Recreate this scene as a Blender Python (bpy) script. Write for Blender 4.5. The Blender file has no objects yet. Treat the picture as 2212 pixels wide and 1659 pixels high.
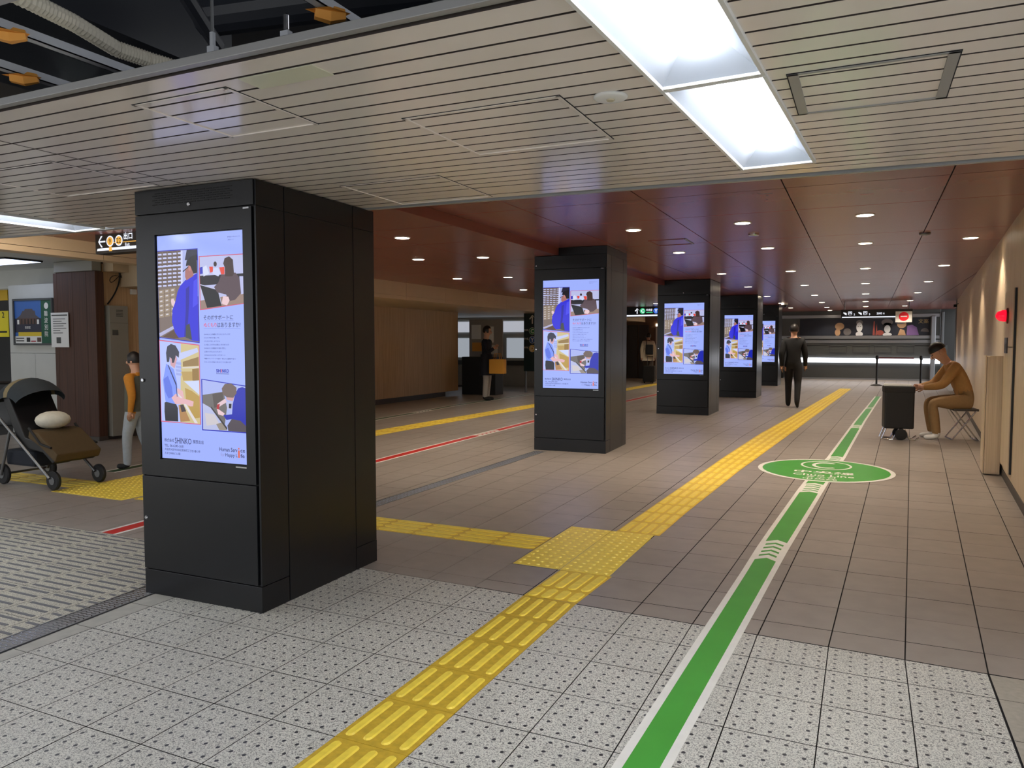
import bpy, bmesh, math, random
from mathutils import Vector, Matrix
random.seed(7)
S = bpy.context.scene
C = S.collection
PI = math.pi

# ------------------------------------------------------------------ camera
CAM = bpy.data.cameras.new('camera')
cam = bpy.data.objects.new('camera', CAM)
C.objects.link(cam)
_r, _d, _f = Vector((0.90593, 0.42343, 0.0)), Vector((0.02321, -0.04967, -0.9985)), Vector((-0.42279, 0.90457, -0.05483))
_m = Matrix((_r, -_d, -_f)).transposed().to_4x4()
_m.translation = Vector((0, 0, 1.45))
cam.matrix_world = _m
CAM.sensor_width = 36.0
CAM.lens = 1630.0 / 2212.0 * 36.0
CAM.clip_start, CAM.clip_end = 0.02, 200
S.camera = cam

# ------------------------------------------------------------------ world, exposure
W = bpy.data.worlds.new('world')
S.world = W
W.use_nodes = True
W.node_tree.nodes['Background'].inputs[0].default_value = (0.95, 0.97, 1.0, 1)
W.node_tree.nodes['Background'].inputs[1].default_value = 0.85
S.view_settings.view_transform = 'Standard'
S.view_settings.look = 'None'
S.view_settings.exposure = 0.72
S.view_settings.gamma = 1.0
S.view_settings.use_curve_mapping = False
try:
    S.cycles.use_denoising = True
    S.cycles.max_bounces = 4
    S.cycles.diffuse_bounces = 3
    S.cycles.glossy_bounces = 3
    S.cycles.caustics_reflective = False
    S.cycles.caustics_refractive = False
    S.cycles.use_light_tree = False
    S.cycles.use_adaptive_sampling = True
    S.cycles.adaptive_threshold = 0.03
    S.cycles.sample_clamp_indirect = 6.0
except Exception:
    pass

TUBE_STRENGTH = 22.0
DOWN_W = 54.0
LENS_STRENGTH = 14.0


# ------------------------------------------------------------------ colour and materials
def lin(c):
    def g(u):
        u /= 255.0
        return u / 12.92 if u <= 0.04045 else ((u + 0.055) / 1.055) ** 2.4
    return tuple(g(u) for u in c)


def mat(name, rgb, rough=0.5, metal=0.0, var=0.0, vscale=4.0, bump=0.0, bscale=60.0, spec=0.5, emis=None, estr=0.0, coat=0.0, objvar=0.0):
    m = bpy.data.materials.new(name)
    m.use_nodes = True
    nt = m.node_tree
    b = nt.nodes['Principled BSDF']
    col = lin(rgb) + (1,)
    b.inputs['Base Color'].default_value = col
    b.inputs['Roughness'].default_value = rough
    b.inputs['Metallic'].default_value = metal
    b.inputs['Specular IOR Level'].default_value = spec
    if coat:
        b.inputs['Coat Weight'].default_value = coat
        b.inputs['Coat Roughness'].default_value = 0.08
    if emis:
        b.inputs['Emission Color'].default_value = lin(emis) + (1,)
        b.inputs['Emission Strength'].default_value = estr
    if var or objvar or bump:
        geo = nt.nodes.new('ShaderNodeNewGeometry')
    if var or objvar:
        n = nt.nodes.new('ShaderNodeTexNoise')
        n.inputs['Scale'].default_value = vscale
        n.inputs['Detail'].default_value = 3
        nt.links.new(geo.outputs['Position'], n.inputs['Vector'])
        mr = nt.nodes.new('ShaderNodeMapRange')
        mr.inputs['From Min'].default_value = 0.3
        mr.inputs['From Max'].default_value = 0.7
        mr.inputs['To Min'].default_value = 1 - var
        mr.inputs['To Max'].default_value = 1 + var
        nt.links.new(n.outputs['Fac'], mr.inputs['Value'])
        val = mr.outputs['Result']
        if objvar:
            oi = nt.nodes.new('ShaderNodeObjectInfo')
            m2 = nt.nodes.new('ShaderNodeMapRange')
            m2.inputs['To Min'].default_value = 1 - objvar
            m2.inputs['To Max'].default_value = 1 + objvar
            nt.links.new(oi.outputs['Random'], m2.inputs['Value'])
            mm = nt.nodes.new('ShaderNodeMath')
            mm.operation = 'MULTIPLY'
            nt.links.new(val, mm.inputs[0])
            nt.links.new(m2.outputs['Result'], mm.inputs[1])
            val = mm.outputs[0]
        mx = nt.nodes.new('ShaderNodeVectorMath')
        mx.operation = 'SCALE'
        mx.inputs[0].default_value = col[:3]
        nt.links.new(val, mx.inputs['Scale'])
        nt.links.new(mx.outputs[0], b.inputs['Base Color'])
    if bump:
        n2 = nt.nodes.new('ShaderNodeTexNoise')
        n2.inputs['Scale'].default_value = bscale
        n2.inputs['Detail'].default_value = 1
        nt.links.new(geo.outputs['Position'], n2.inputs['Vector'])
        bp = nt.nodes.new('ShaderNodeBump')
        bp.inputs['Strength'].default_value = bump
        bp.inputs['Distance'].default_value = 0.002
        nt.links.new(n2.outputs['Fac'], bp.inputs['Height'])
        nt.links.new(bp.outputs[0], b.inputs['Normal'])
    return m


def wood(name, dark, light, rough=0.45, grain=(60, 60, 1.2)):
    m = bpy.data.materials.new(name)
    m.use_nodes = True
    nt = m.node_tree
    b = nt.nodes['Principled BSDF']
    geo = nt.nodes.new('ShaderNodeNewGeometry')
    mp = nt.nodes.new('ShaderNodeMapping')
    mp.inputs['Scale'].default_value = grain
    nt.links.new(geo.outputs['Position'], mp.inputs['Vector'])
    n = nt.nodes.new('ShaderNodeTexNoise')
    n.inputs['Scale'].default_value = 1.0
    n.inputs['Detail'].default_value = 5
    n.inputs['Roughness'].default_value = 0.6
    nt.links.new(mp.outputs[0], n.inputs['Vector'])
    r = nt.nodes.new('ShaderNodeValToRGB')
    r.color_ramp.elements[0].position = 0.3
    r.color_ramp.elements[0].color = lin(dark) + (1,)
    r.color_ramp.elements[1].position = 0.7
    r.color_ramp.elements[1].color = lin(light) + (1,)
    nt.links.new(n.outputs['Fac'], r.inputs['Fac'])
    nt.links.new(r.outputs[0], b.inputs['Base Color'])
    b.inputs['Roughness'].default_value = rough
    return m


def terrazzo(name, base, dark, dots):
    """speckled stone tile; 'dots' adds a 5 x 5 grid of small dark anti-slip studs per tile"""
    m = bpy.data.materials.new(name)
    m.use_nodes = True
    nt = m.node_tree
    L = nt.links.new
    b = nt.nodes['Principled BSDF']
    geo = nt.nodes.new('ShaderNodeNewGeometry')
    n = nt.nodes.new('ShaderNodeTexNoise')
    n.inputs['Scale'].default_value = 150
    n.inputs['Detail'].default_value = 3
    n.inputs['Distortion'].default_value = 1.2
    L(geo.outputs['Position'], n.inputs['Vector'])
    r = nt.nodes.new('ShaderNodeValToRGB')
    e = r.color_ramp.elements
    e[0].position, e[0].color = 0.38, lin(dark) + (1,)
    e[1].position, e[1].color = 0.53, lin(base) + (1,)
    L(n.outputs['Fac'], r.inputs['Fac'])
    n2 = nt.nodes.new('ShaderNodeTexNoise')
    n2.inputs['Scale'].default_value = 2.2
    L(geo.outputs['Position'], n2.inputs['Vector'])
    mr = nt.nodes.new('ShaderNodeMapRange')
    mr.inputs['To Min'].default_value = 0.86
    mr.inputs['To Max'].default_value = 1.1
    L(n2.outputs['Fac'], mr.inputs['Value'])
    sc = nt.nodes.new('ShaderNodeVectorMath')
    sc.operation = 'SCALE'
    L(r.outputs[0], sc.inputs[0])
    L(mr.outputs[0], sc.inputs['Scale'])
    out = sc.outputs[0]
    if dots:
        tc = nt.nodes.new('ShaderNodeTexCoord')
        s5 = nt.nodes.new('ShaderNodeVectorMath')
        s5.operation = 'SCALE'
        s5.inputs['Scale'].default_value = 5
        L(tc.outputs['Generated'], s5.inputs[0])
        fr = nt.nodes.new('ShaderNodeVectorMath')
        fr.operation = 'FRACTION'
        L(s5.outputs[0], fr.inputs[0])
        sp = nt.nodes.new('ShaderNodeSeparateXYZ')
        L(fr.outputs[0], sp.inputs[0])
        cb = nt.nodes.new('ShaderNodeCombineXYZ')
        L(sp.outputs[0], cb.inputs[0])
        L(sp.outputs[1], cb.inputs[1])
        ds = nt.nodes.new('ShaderNodeVectorMath')
        ds.operation = 'DISTANCE'
        ds.inputs[1].default_value = (0.5, 0.5, 0)
        L(cb.outputs[0], ds.inputs[0])
        ls = nt.nodes.new('ShaderNodeMath')
        ls.operation = 'LESS_THAN'
        ls.inputs[1].default_value = 0.118
        L(ds.outputs['Value'], ls.inputs[0])
        mx = nt.nodes.new('ShaderNodeMix')
        mx.data_type = 'RGBA'
        L(ls.outputs[0], mx.inputs['Factor'])
        L(out, mx.inputs[6])
        mx.inputs[7].default_value = lin((56, 56, 60)) + (1,)
        out = mx.outputs[2]
    L(out, b.inputs['Base Color'])
    b.inputs['Roughness'].default_value = 0.42
    return m


M = {}
M['terrazzo'] = terrazzo('speckled_stone_dotted', (222, 218, 207), (128, 125, 119), True)
M['terrazzo_bar'] = terrazzo('speckled_stone_bars', (212, 206, 189), (130, 126, 115), False)
M['terrazzo_plain'] = mat('plain_beige_stone', (168, 160, 146), 0.5, var=0.1, vscale=40)
M['concrete'] = mat('concrete_strip', (176, 172, 162), 0.6, var=0.1, vscale=14)
M['grey_tile'] = mat('warm_grey_tile', (152, 142, 133), 0.36, var=0.07, vscale=7, bump=0.15, bscale=220, objvar=0.05)
M['grout'] = mat('dark_grout', (40, 37, 36), 0.9)
M['bar_dark'] = mat('grey_antislip_inlay', (104, 104, 108), 0.5)
M['yellow'] = mat('tactile_yellow', (248, 218, 80), 0.42, var=0.09, vscale=26)
M['yellow_dirty'] = mat('tactile_yellow_worn', (208, 171, 54), 0.5, var=0.14, vscale=34)
M['yellow_shade'] = mat('tactile_yellow_groove_shade', (226, 186, 58), 0.5)  # deeper yellow puts the shadow lines beside the bars into the groove colour
M['yellow_dome'] = mat('tactile_yellow_dome', (250, 224, 104), 0.35)
M['green'] = mat('sticker_green', (78, 168, 66), 0.3, var=0.06, vscale=6)
M['green_dark'] = mat('sticker_dark_green', (44, 84, 46), 0.35)
M['red_sticker'] = mat('sticker_red', (206, 46, 42), 0.35, var=0.05)
M['sticker_white'] = mat('sticker_white', (242, 238, 230), 0.35, var=0.04, vscale=9)
M['slat'] = mat('cream_slat', (236, 228, 222), 0.15, var=0.03, vscale=3, spec=0.6)
M['slat_edge'] = mat('dark_slat_channel', (74, 66, 64), 0.7)
M['slat_trim'] = mat('grey_aluminium_trim', (158, 158, 158), 0.4, metal=0.15)
M['void'] = mat('void_dark', (22, 24, 32), 0.8)
M['red_panel'] = mat('maroon_panel', (140, 82, 73), 0.27, var=0.03, vscale=2, spec=0.5)
M['kiosk'] = mat('satin_black_metal', (15, 16, 20), 0.3, spec=0.45)
M['kiosk_gap'] = mat('kiosk_gap_black', (8, 8, 9), 0.7)
M['glass_black'] = mat('screen_border_glass', (6, 6, 9), 0.06)
M['silver'] = mat('chrome', (205, 206, 210), 0.18, metal=1.0)
M['steel'] = mat('brushed_steel', (168, 170, 174), 0.32, metal=0.9)
M['drain'] = mat('drain_steel', (136, 134, 132), 0.35, metal=0.35)
M['steel_dark'] = mat('dull_steel', (120, 122, 124), 0.38, metal=0.85)
M['white'] = mat('white_paint', (232, 232, 230), 0.4)
M['grey_white'] = mat('grey_white_panel', (196, 197, 192), 0.5, var=0.03)
M['reflector'] = mat('reflector_white', (176, 182, 192), 0.16, spec=0.6)
M['tube'] = mat('led_tube', (255, 255, 255), 0.5, emis=(244, 249, 255), estr=TUBE_STRENGTH)
M['lens'] = mat('downlight_lens', (255, 255, 255), 0.5, emis=(255, 238, 206), estr=LENS_STRENGTH)
M['wood'] = wood('beige_wood', (192, 168, 138), (218, 198, 170))
M['wood_left'] = wood('tan_wood', (180, 146, 108), (208, 176, 136))
M['wood_brown'] = wood('brown_column_wood', (62, 36, 26), (88, 56, 40), 0.6)
M['beige'] = mat('beige_cove_panel', (206, 184, 152), 0.5, var=0.02)
M['baseboard'] = mat('dark_baseboard', (70, 64, 60), 0.5)
M['black'] = mat('matt_black', (18, 18, 20), 0.5)
M['sign_black'] = mat('sign_black', (20, 19, 20), 0.35)
M['rubber'] = mat('black_rubber', (24, 24, 26), 0.7)
M['dark_grey'] = mat('dark_grey_paint', (74, 76, 76), 0.5)
M['cabinet'] = mat('grey_cabinet', (146, 144, 136), 0.5)
M['hose'] = mat('cream_hose', (220, 214, 198), 0.6)
M['orange_tape'] = mat('orange_tape', (222, 154, 66), 0.6)
M['duct'] = mat('dark_duct', (44, 47, 55), 0.45)
M['galv'] = mat('galvanised_channel', (176, 180, 188), 0.45, metal=0.3)
M['shutter'] = mat('grey_shutter', (104, 106, 104), 0.42, metal=0.5)


def em(name, rgb, k=1.0, rough=0.12):
    return mat(name, (4, 4, 5), rough, emis=rgb, estr=k * 2 ** -S.view_settings.exposure, spec=0.5)


# ------------------------------------------------------------------ mesh builder
class MB:
    def __init__(self, T=None):
        self.v, self.f, self.m = [], [], []
        self.T = T

    def add(self, verts, faces, mi=0, T=None):
        o = len(self.v)
        for p in verts:
            p = Vector(p)
            if T is not None:
                p = T @ p
            if self.T is not None:
                p = self.T @ p
            self.v.append(p)
        for f in faces:
            self.f.append([i + o for i in f])
            self.m.append(mi)
        return self

    def box(self, x0, y0, z0, x1, y1, z1, mi=0, T=None):
        v = [(x0, y0, z0), (x1, y0, z0), (x1, y1, z0), (x0, y1, z0), (x0, y0, z1), (x1, y0, z1), (x1, y1, z1), (x0, y1, z1)]
        return self.add(v, [(3, 2, 1, 0), (4, 5, 6, 7), (0, 1, 5, 4), (1, 2, 6, 5), (2, 3, 7, 6), (3, 0, 4, 7)], mi, T)

    def prism(self, poly, z0, z1, mi=0, T=None):
        n = len(poly)
        a = sum(poly[i][0] * poly[(i + 1) % n][1] - poly[(i + 1) % n][0] * poly[i][1] for i in range(n))
        if a < 0:
            poly = poly[::-1]
        v = [(p[0], p[1], z0) for p in poly] + [(p[0], p[1], z1) for p in poly]
        f = [tuple(range(n - 1, -1, -1)), tuple(range(n, 2 * n))]
        for i in range(n):
            j = (i + 1) % n
            f.append((i, j, n + j, n + i))
        return self.add(v, f, mi, T)

    def poly(self, pts, mi=0, T=None):
        return self.add(pts, [tuple(range(len(pts)))], mi, T)

    def tube(self, pts, r, n=8, mi=0, T=None, closed=False):
        P = [Vector(p) for p in pts]
        rr = r if isinstance(r, (list, tuple)) else [r] * len(P)
        v, f = [], []
        up = None
        for i, p in enumerate(P):
            a = P[i - 1] if (i > 0 or closed) else p
            b = P[(i + 1) % len(P)] if (i < len(P) - 1 or closed) else p
            d = (b - a)
            d = d.normalized() if d.length > 1e-9 else Vector((0, 0, 1))
            if up is None:
                up = Vector((0, 0, 1)) if abs(d.z) < 0.9 else Vector((1, 0, 0))
            s = d.cross(up)
            s = s.normalized() if s.length > 1e-6 else d.orthogonal().normalized()
            up = s.cross(d).normalized()
            for k in range(n):
                t = 2 * PI * k / n
                v.append(p + (s * math.cos(t) + up * math.sin(t)) * rr[i])
        m = len(P)
        for i in range(m if closed else m - 1):
            j = (i + 1) % m
            for k in range(n):
                l = (k + 1) % n
                f.append((i * n + k, i * n + l, j * n + l, j * n + k))
        if not closed:
            f.append(tuple(range(n - 1, -1, -1)))
            f.append(tuple(range((m - 1) * n, m * n)))
        return self.add(v, f, mi, T)

    def lathe(self, prof, n=16, mi=0, T=None):
        v, f = [], []
        for (r, z) in prof:
            for k in range(n):
                t = 2 * PI * k / n
                v.append((max(r, 1e-4) * math.cos(t), max(r, 1e-4) * math.sin(t), z))
        for i in range(len(prof) - 1):
            for k in range(n):
                l = (k + 1) % n
                f.append((i * n + k, i * n + l, (i + 1) * n + l, (i + 1) * n + k))
        f.append(tuple(range(n - 1, -1, -1)))
        f.append(tuple(range((len(prof) - 1) * n, len(prof) * n)))
        return self.add(v, f, mi, T)

    def ball(self, c, r, n=12, m=8, mi=0, T=None, keep=None):
        if not isinstance(r, (list, tuple)):
            r = (r, r, r)
        v, f = [], []
        for i in range(m + 1):
            a = PI * i / m - PI / 2
            for k in range(n):
                t = 2 * PI * k / n
                v.append((c[0] + r[0] * math.cos(a) * math.cos(t), c[1] + r[1] * math.cos(a) * math.sin(t), c[2] + r[2] * math.sin(a)))
        for i in range(m):
            for k in range(n):
                l = (k + 1) % n
                q = (i * n + k, i * n + l, (i + 1) * n + l, (i + 1) * n + k)
                if keep:
                    cc = sum((Vector(v[x]) for x in q), Vector()) / 4 - Vector(c)
                    if not keep(Vector((cc.x / r[0], cc.y / r[1], cc.z / r[2]))):
                        continue
                f.append(q)
        return self.add(v, f, mi, T)

    def build(self, name, mats, parent=None, bevel=0.0, smooth=False, loc=None, kind=None):
        me = bpy.data.meshes.new(name)
        if not isinstance(mats, (list, tuple)):
            mats = [mats]
        vs = self.v
        if loc is not None:
            l = Vector(loc)
            vs = [p - l for p in vs]
        me.from_pydata([tuple(p) for p in vs], [], self.f)
        for mm in mats:
            me.materials.append(mm)
        for i, p in enumerate(me.polygons):
            p.material_index = self.m[i]
        if bevel:
            bm = bmesh.new()
            bm.from_mesh(me)
            ed = [e for e in bm.edges if len(e.link_faces) == 2 and e.calc_face_angle(0) > 0.6]
            bmesh.ops.bevel(bm, geom=ed, offset=bevel, segments=2, affect='EDGES', profile=0.6)
            bm.to_mesh(me)
            bm.free()
        if smooth:
            for p in me.polygons:
                p.use_smooth = True
        me.update()
        o = bpy.data.objects.new(name, me)
        C.objects.link(o)
        if loc is not None:
            o.location = loc
        if parent is not None:
            o.parent = parent
            if loc is not None:
                o.location = Vector(loc)
        if kind:
            o['kind'] = kind
        return o


def tag(o, label, cat, group=None, kind=None):
    o['label'] = label
    o['category'] = cat
    if group:
        o['group'] = group
    if kind:
        o['kind'] = kind
    return o


def thing(name, label, cat, loc=(0, 0, 0), rz=0.0, group=None, kind=None):
    o = bpy.data.objects.new(name, None)
    C.objects.link(o)
    o.empty_display_size = 0.1
    o.location = loc
    o.rotation_euler = (0, 0, rz)
    return tag(o, label, cat, group, kind)


def copy_tree(o, parent=None):
    c = o.copy()
    C.objects.link(c)
    c.parent = parent
    for ch in o.children:
        copy_tree(ch, c)
    return c


# text -> flat geometry (x right, y up), centred or left aligned
_tc = bpy.data.curves.new('lettering', 'FONT')
_tc.dimensions = '2D'
_tc.fill_mode = 'BOTH'
_to = bpy.data.objects.new('lettering', _tc)
C.objects.link(_to)


def text_geo(body, height, align='C', bold=0.0, width=None):
    _tc.body = body
    _tc.size = 1.0
    _tc.resolution_u = 2
    _tc.offset = bold
    bpy.context.view_layer.update()
    dg = bpy.context.evaluated_depsgraph_get()
    me = bpy.data.meshes.new_from_object(_to.evaluated_get(dg))
    vs = [v.co.copy() for v in me.vertices]
    fs = [tuple(p.vertices) for p in me.polygons]
    bpy.data.meshes.remove(me)
    if not vs:
        return [], []
    x0, x1 = min(v.x for v in vs), max(v.x for v in vs)
    y0, y1 = min(v.y for v in vs), max(v.y for v in vs)
    k = height / (y1 - y0)
    kx = (width / (x1 - x0)) if width else k
    ox = (x0 + x1) / 2 if align == 'C' else x0
    return [((v.x - ox) * kx, (v.y - (y0 + y1) / 2) * k, 0.0) for v in vs], fs


def put_text(mb, body, height, T, mi=0, align='C', bold=0.0, width=None):
    v, f = text_geo(body, height, align, bold, width)
    mb.add(v, f, mi, T)


def front(x, y, z):
    """text frame facing the camera side (-Y): local x -> +x, local y -> +z"""
    return Matrix(((1, 0, 0, x), (0, 0, 1, y), (0, 1, 0, z), (0, 0, 0, 1))) @ Matrix.Diagonal((1, 1, -1, 1))


def lerp(a, b, t):
    return a + (b - a) * t


# ------------------------------------------------------------------ the floor
ROWS = [1.15, 1.49, 1.835, 2.175, 2.507, 2.852, 3.2, 3.556]
EDGE = lambda x: 3.872 - 0.036 * (x + 1.2)          # where the speckled paving ends
floor_bm = MB()
floor_bm.box(-14, -6, -0.12, 5, 36, -0.012)
floor = tag(floor_bm.build('floor', M['grout']), 'tiled station floor under the whole concourse', 'floor', kind='structure')


def tile(poly, top, m, name='tile', parent=floor, bottom=-0.0125, extra=None):
    cx = sum(p[0] for p in poly) / len(poly)
    cy = sum(p[1] for p in poly) / len(poly)
    mb = MB().prism(poly, bottom, top)
    ms = [m]
    n = len(poly)
    if extra:
        ms += extra(mb)
    ms.append(M['grout'])
    for q in range(2, 2 + n):
        mb.m[q] = len(ms) - 1
    return mb.build(name, ms, parent, loc=(cx, cy, 0))


def shrink(x0, y0, x1, y1, g):
    return [(x0 + g, y0 + g), (x1 - g, y0 + g), (x1 - g, y1 - g), (x0 + g, y1 - g)]


XS = [-3.528, -3.231, -2.934, -2.637, -2.34, -2.04, -1.733]
XS2 = [-1.423, -1.10, -0.775, -0.452, -0.125, 0.198, 0.52]
for XX in (XS, XS2):
    for i in range(len(XX) - 1):
        for j in range(len(ROWS)):
            a, b = XX[i], XX[i + 1]
            y0 = ROWS[j]
            g = 0.0022
            if j < len(ROWS) - 1:
                pl = shrink(a, y0, b, ROWS[j + 1], g)
            else:
                pl = [(a + g, y0 + g), (b - g, y0 + g), (b - g, EDGE(b) - 0.004), (a + g, EDGE(a) - 0.004)]
            tile(pl, random.uniform(-0.0004, 0.0004), M['terrazzo'])
for j in range(len(ROWS)):
    y0 = ROWS[j]
    for (a, b) in ((0.525, 0.85), (0.852, 1.18)):
        y1 = ROWS[j + 1] if j < len(ROWS) - 1 else EDGE(a) - 0.004
        tile(shrink(a, y0, b, y1, 0.0015), 0.0, M['terrazzo_plain'])
# concrete strip beside the drain
for j in range(len(ROWS)):
    y1 = ROWS[j + 1] if j < len(ROWS) - 1 else EDGE(-3.6) - 0.004
    xa = -3.62 - 0.075 * (ROWS[j] - 2.1)
    xb = -3.62 - 0.075 * (y1 - 2.1)
    tile([(xa, ROWS[j] + 0.0015), (-3.531, ROWS[j] + 0.0015), (-3.531, y1 - 0.0015), (xb, y1 - 0.0015)], -0.0005, M['concrete'], 'kerb_stone')


# bar tiles left of the drain
def bars5(x0, y0, x1, y1):
    def f(mb):
        w, h = x1 - x0, y1 - y0
        for k in range(5):
            yc = y0 + h * (k + 0.5) / 5
            mb.box(x0 + 0.03, yc - 0.0095, -0.001, x1 - 0.03, yc + 0.0095, 0.0022, 1)
        return [M['bar_dark']]
    return f


BR = [1.42, 1.765, 2.105, 2.45, 2.79, 3.135, 3.48, 3.825]
for i in range(14):
    b = -3.93 - 0.297 * i
    a = b - 0.297
    for j in range(len(BR) - 1):
        if a > -3.0 * BR[j + 1] * 0.62 - 3.2 or BR[j + 1] > 2.0:
            tile(shrink(a, BR[j], b, BR[j + 1], 0.0016), 0.0, M['terrazzo_bar'], extra=bars5(a, BR[j], b, BR[j + 1]))
for j in range(len(BR) - 1):     # cut tiles along the drain
    a = -3.93
    b0, b1 = -3.795 - 0.07 * (BR[j] - 2.2), -3.795 - 0.07 * (BR[j + 1] - 2.2)
    if min(b0, b1) - a < 0.03:
        continue

    def cut(mb, j=j, a=a, b=min(b0, b1)):
        for k in range(5):
            yc = BR[j] + 0.345 * (k + 0.5) / 5
            mb.box(a + 0.02, yc - 0.0095, -0.001, b - 0.004, yc + 0.0095, 0.0022, 1)
        return [M['bar_dark']]
    tile([(a + 0.0016, BR[j] + 0.0016), (b0 - 0.0016, BR[j] + 0.0016), (b1 - 0.0016, BR[j + 1] - 0.0016), (a + 0.0016, BR[j + 1] - 0.0016)], 0.0, M['terrazzo_bar'], extra=cut)


# warm grey tiles of the corridor
def gx(k, y):
    s = max(-0.03, min(0.06, 0.045 + 0.022 * k))
    return k + s * (min(y, 12.0) - 3.85) + 0.045 * max(0.0, y - 12.0)


GROWS = [None, 4.06] + [4.425 + 0.37 * i for i in range(80)]
GCOLS = [-0.125 + 0.325 * i for i in range(-37, 7)]
rest = MB()
for j in range(len(GROWS) - 1):
    for i in range(len(GCOLS) - 1):
        a, b = GCOLS[i], GCOLS[i + 1]
        y1 = GROWS[j + 1]
        y0a = (EDGE(a) + 0.004) if j == 0 else GROWS[j]
        y0b = (EDGE(b) + 0.004) if j == 0 else GROWS[j]
        if a < -4.2 and j == 0:
            y0a = y0b = 3.83
        g = 0.002
        gl = 0.003
        P = [(gx(a, y0a) + gl, y0a + g), (gx(b, y0b) - gl, y0b + g), (gx(b, y1) - gl, y1 - g), (gx(a, y1) + gl, y1 - g)]
        xc = (P[0][0] + P[2][0]) / 2
        if xc > 1.3 + 0.07 * (y1 - 7.6) + 0.2 or xc < -12.4:
            continue
        top = random.uniform(-0.0004, 0.0004)
        if -2.2 < xc < 1.35 and y1 < 10.0:
            tile(P, top, M['grey_tile'])
        else:
            rest.prism(P, -0.0125, top)
rest.build('far_tiles', M['grey_tile'], floor, kind='stuff')
rest = MB()
for i in range(64):
    for j in range(24):
        a, b = -14.0 + 0.297 * i, -14.0 + 0.297 * (i + 1)
        y0 = 1.148 - 0.30 * (j + 1)
        rest.prism(shrink(a, y0, b, y0 + 0.30, 0.0022), -0.0125, 0.0)
for i in range(12):
    for j in range(len(ROWS)):
        a, b = 1.185 + 0.32 * i, 1.185 + 0.32 * (i + 1)
        rest.prism(shrink(a, ROWS[j], b, ROWS[j + 1] if j < len(ROWS) - 1 else 3.78, 0.0022), -0.0125, 0.0)
for i in range(20):
    for j in range(len(BR) - 1):
        a, b = -8.09 - 0.297 * (i + 1), -8.09 - 0.297 * i
        rest.prism(shrink(a, BR[j], b, BR[j + 1], 0.0016), -0.0125, 0.0)
rest.build('surrounding_tiles', M['terrazzo_bar'], floor, kind='stuff')


# ------------------------------------------------------------------ drains
def drain(name, label, pts, cell):
    """pts: (y, x_left, x_right)"""
    y0, xl0, xr0 = pts[0]
    t = thing(name, label, 'drain', ((xl0 + xr0) / 2, y0, 0))
    o = Vector(t.location)
    fr, pl, tr = MB(Matrix.Translation(-o)), MB(Matrix.Translation(-o)), MB(Matrix.Translation(-o))
    for (a, b) in zip(pts, pts[1:]):
        fr.prism([(a[1], a[0]), (a[1] + 0.008, a[0]), (b[1] + 0.008, b[0]), (b[1], b[0])], -0.012, 0.003)
        fr.prism([(a[2] - 0.008, a[0]), (a[2], a[0]), (b[2], b[0]), (b[2] - 0.008, b[0])], -0.012, 0.003)
        pl.prism([(a[1] + 0.008, a[0]), (a[2] - 0.008, a[0]), (b[2] - 0.008, b[0]), (b[1] + 0.008, b[0])], -0.012, 0.0005)
        n = int((b[0] - a[0]) / cell)
        for i in range(n):
            y = a[0] + (i + 0.5) * cell
            tt = (y - a[0]) / (b[0] - a[0])
            xl, xr = lerp(a[1], b[1], tt), lerp(a[2], b[2], tt)
            m = 6
            for k in range(m):
                x = xl + 0.016 + (xr - xl - 0.032) * (k + 0.25 + 0.5 * (i % 2)) / m
                s = 1 if (i + k) % 2 else -1
                T = Matrix.Translation((x, y, 0)) @ Matrix.Rotation(s * 0.6, 4, 'Z')
                tr.box(-0.009, -0.0035, 0, 0.009, 0.0035, 0.0035, 0, T)
    fr.build('frame', M['steel'], t)
    pl.build('plate', M['drain'], t)
    tr.build('tread_pattern', M['silver'], t, kind='stuff')
    return t


drain('floor_drain', 'chequered steel drain cover running under the nearest black kiosk', [(1.4, -3.745, -3.595), (2.2, -3.795, -3.64), (3.05, -3.855, -3.70), (3.82, -3.91, -3.75)], 0.024)
drain('floor_drain', 'dull perforated drain channel between the two nearest kiosks', [(4.15, -3.95, -3.80), (5.65, -4.02, -3.88), (9.25, -3.98, -3.82)], 0.03)


# ------------------------------------------------------------------ tactile paving
def strip_pts(L, R, y):
    def g(P):
        for a, b in zip(P, P[1:]):
            if a[1] <= y <= b[1]:
                return lerp(a[0], b[0], (y - a[1]) / (b[1] - a[1]))
        return P[0][0] if y < P[0][1] else P[-1][0]
    return g(L), g(R)


def capsule(x, y0, y1, r, n=6):
    pts = []
    for k in range(n + 1):
        t = PI * k / n
        pts.append((x + r * math.cos(t), y1 - r + r * math.sin(t)))
    for k in range(n + 1):
        t = PI + PI * k / n
        pts.append((x + r * math.cos(t), y0 + r + r * math.sin(t)))
    return pts


def bar_solid(mb, pts, z0, z1, mi=0, T=None):
    cx = sum(p[0] for p in pts) / len(pts)
    cy = sum(p[1] for p in pts) / len(pts)
    n = len(pts)
    inner = []
    for p in pts:
        d = Vector((p[0] - cx, p[1] - cy))
        k = 0.005
        sx = -k if d.x > 0 else k
        sy = -k if d.y > 0 else k
        inner.append((p[0] + sx, p[1] + sy))
    v = [(p[0], p[1], z0) for p in pts] + [(p[0], p[1], z1) for p in inner]
    f = [tuple(range(n, 2 * n))] + [(i, (i + 1) % n, n + (i + 1) % n, n + i) for i in range(n)]
    mb.add(v, f, mi, T)


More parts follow.
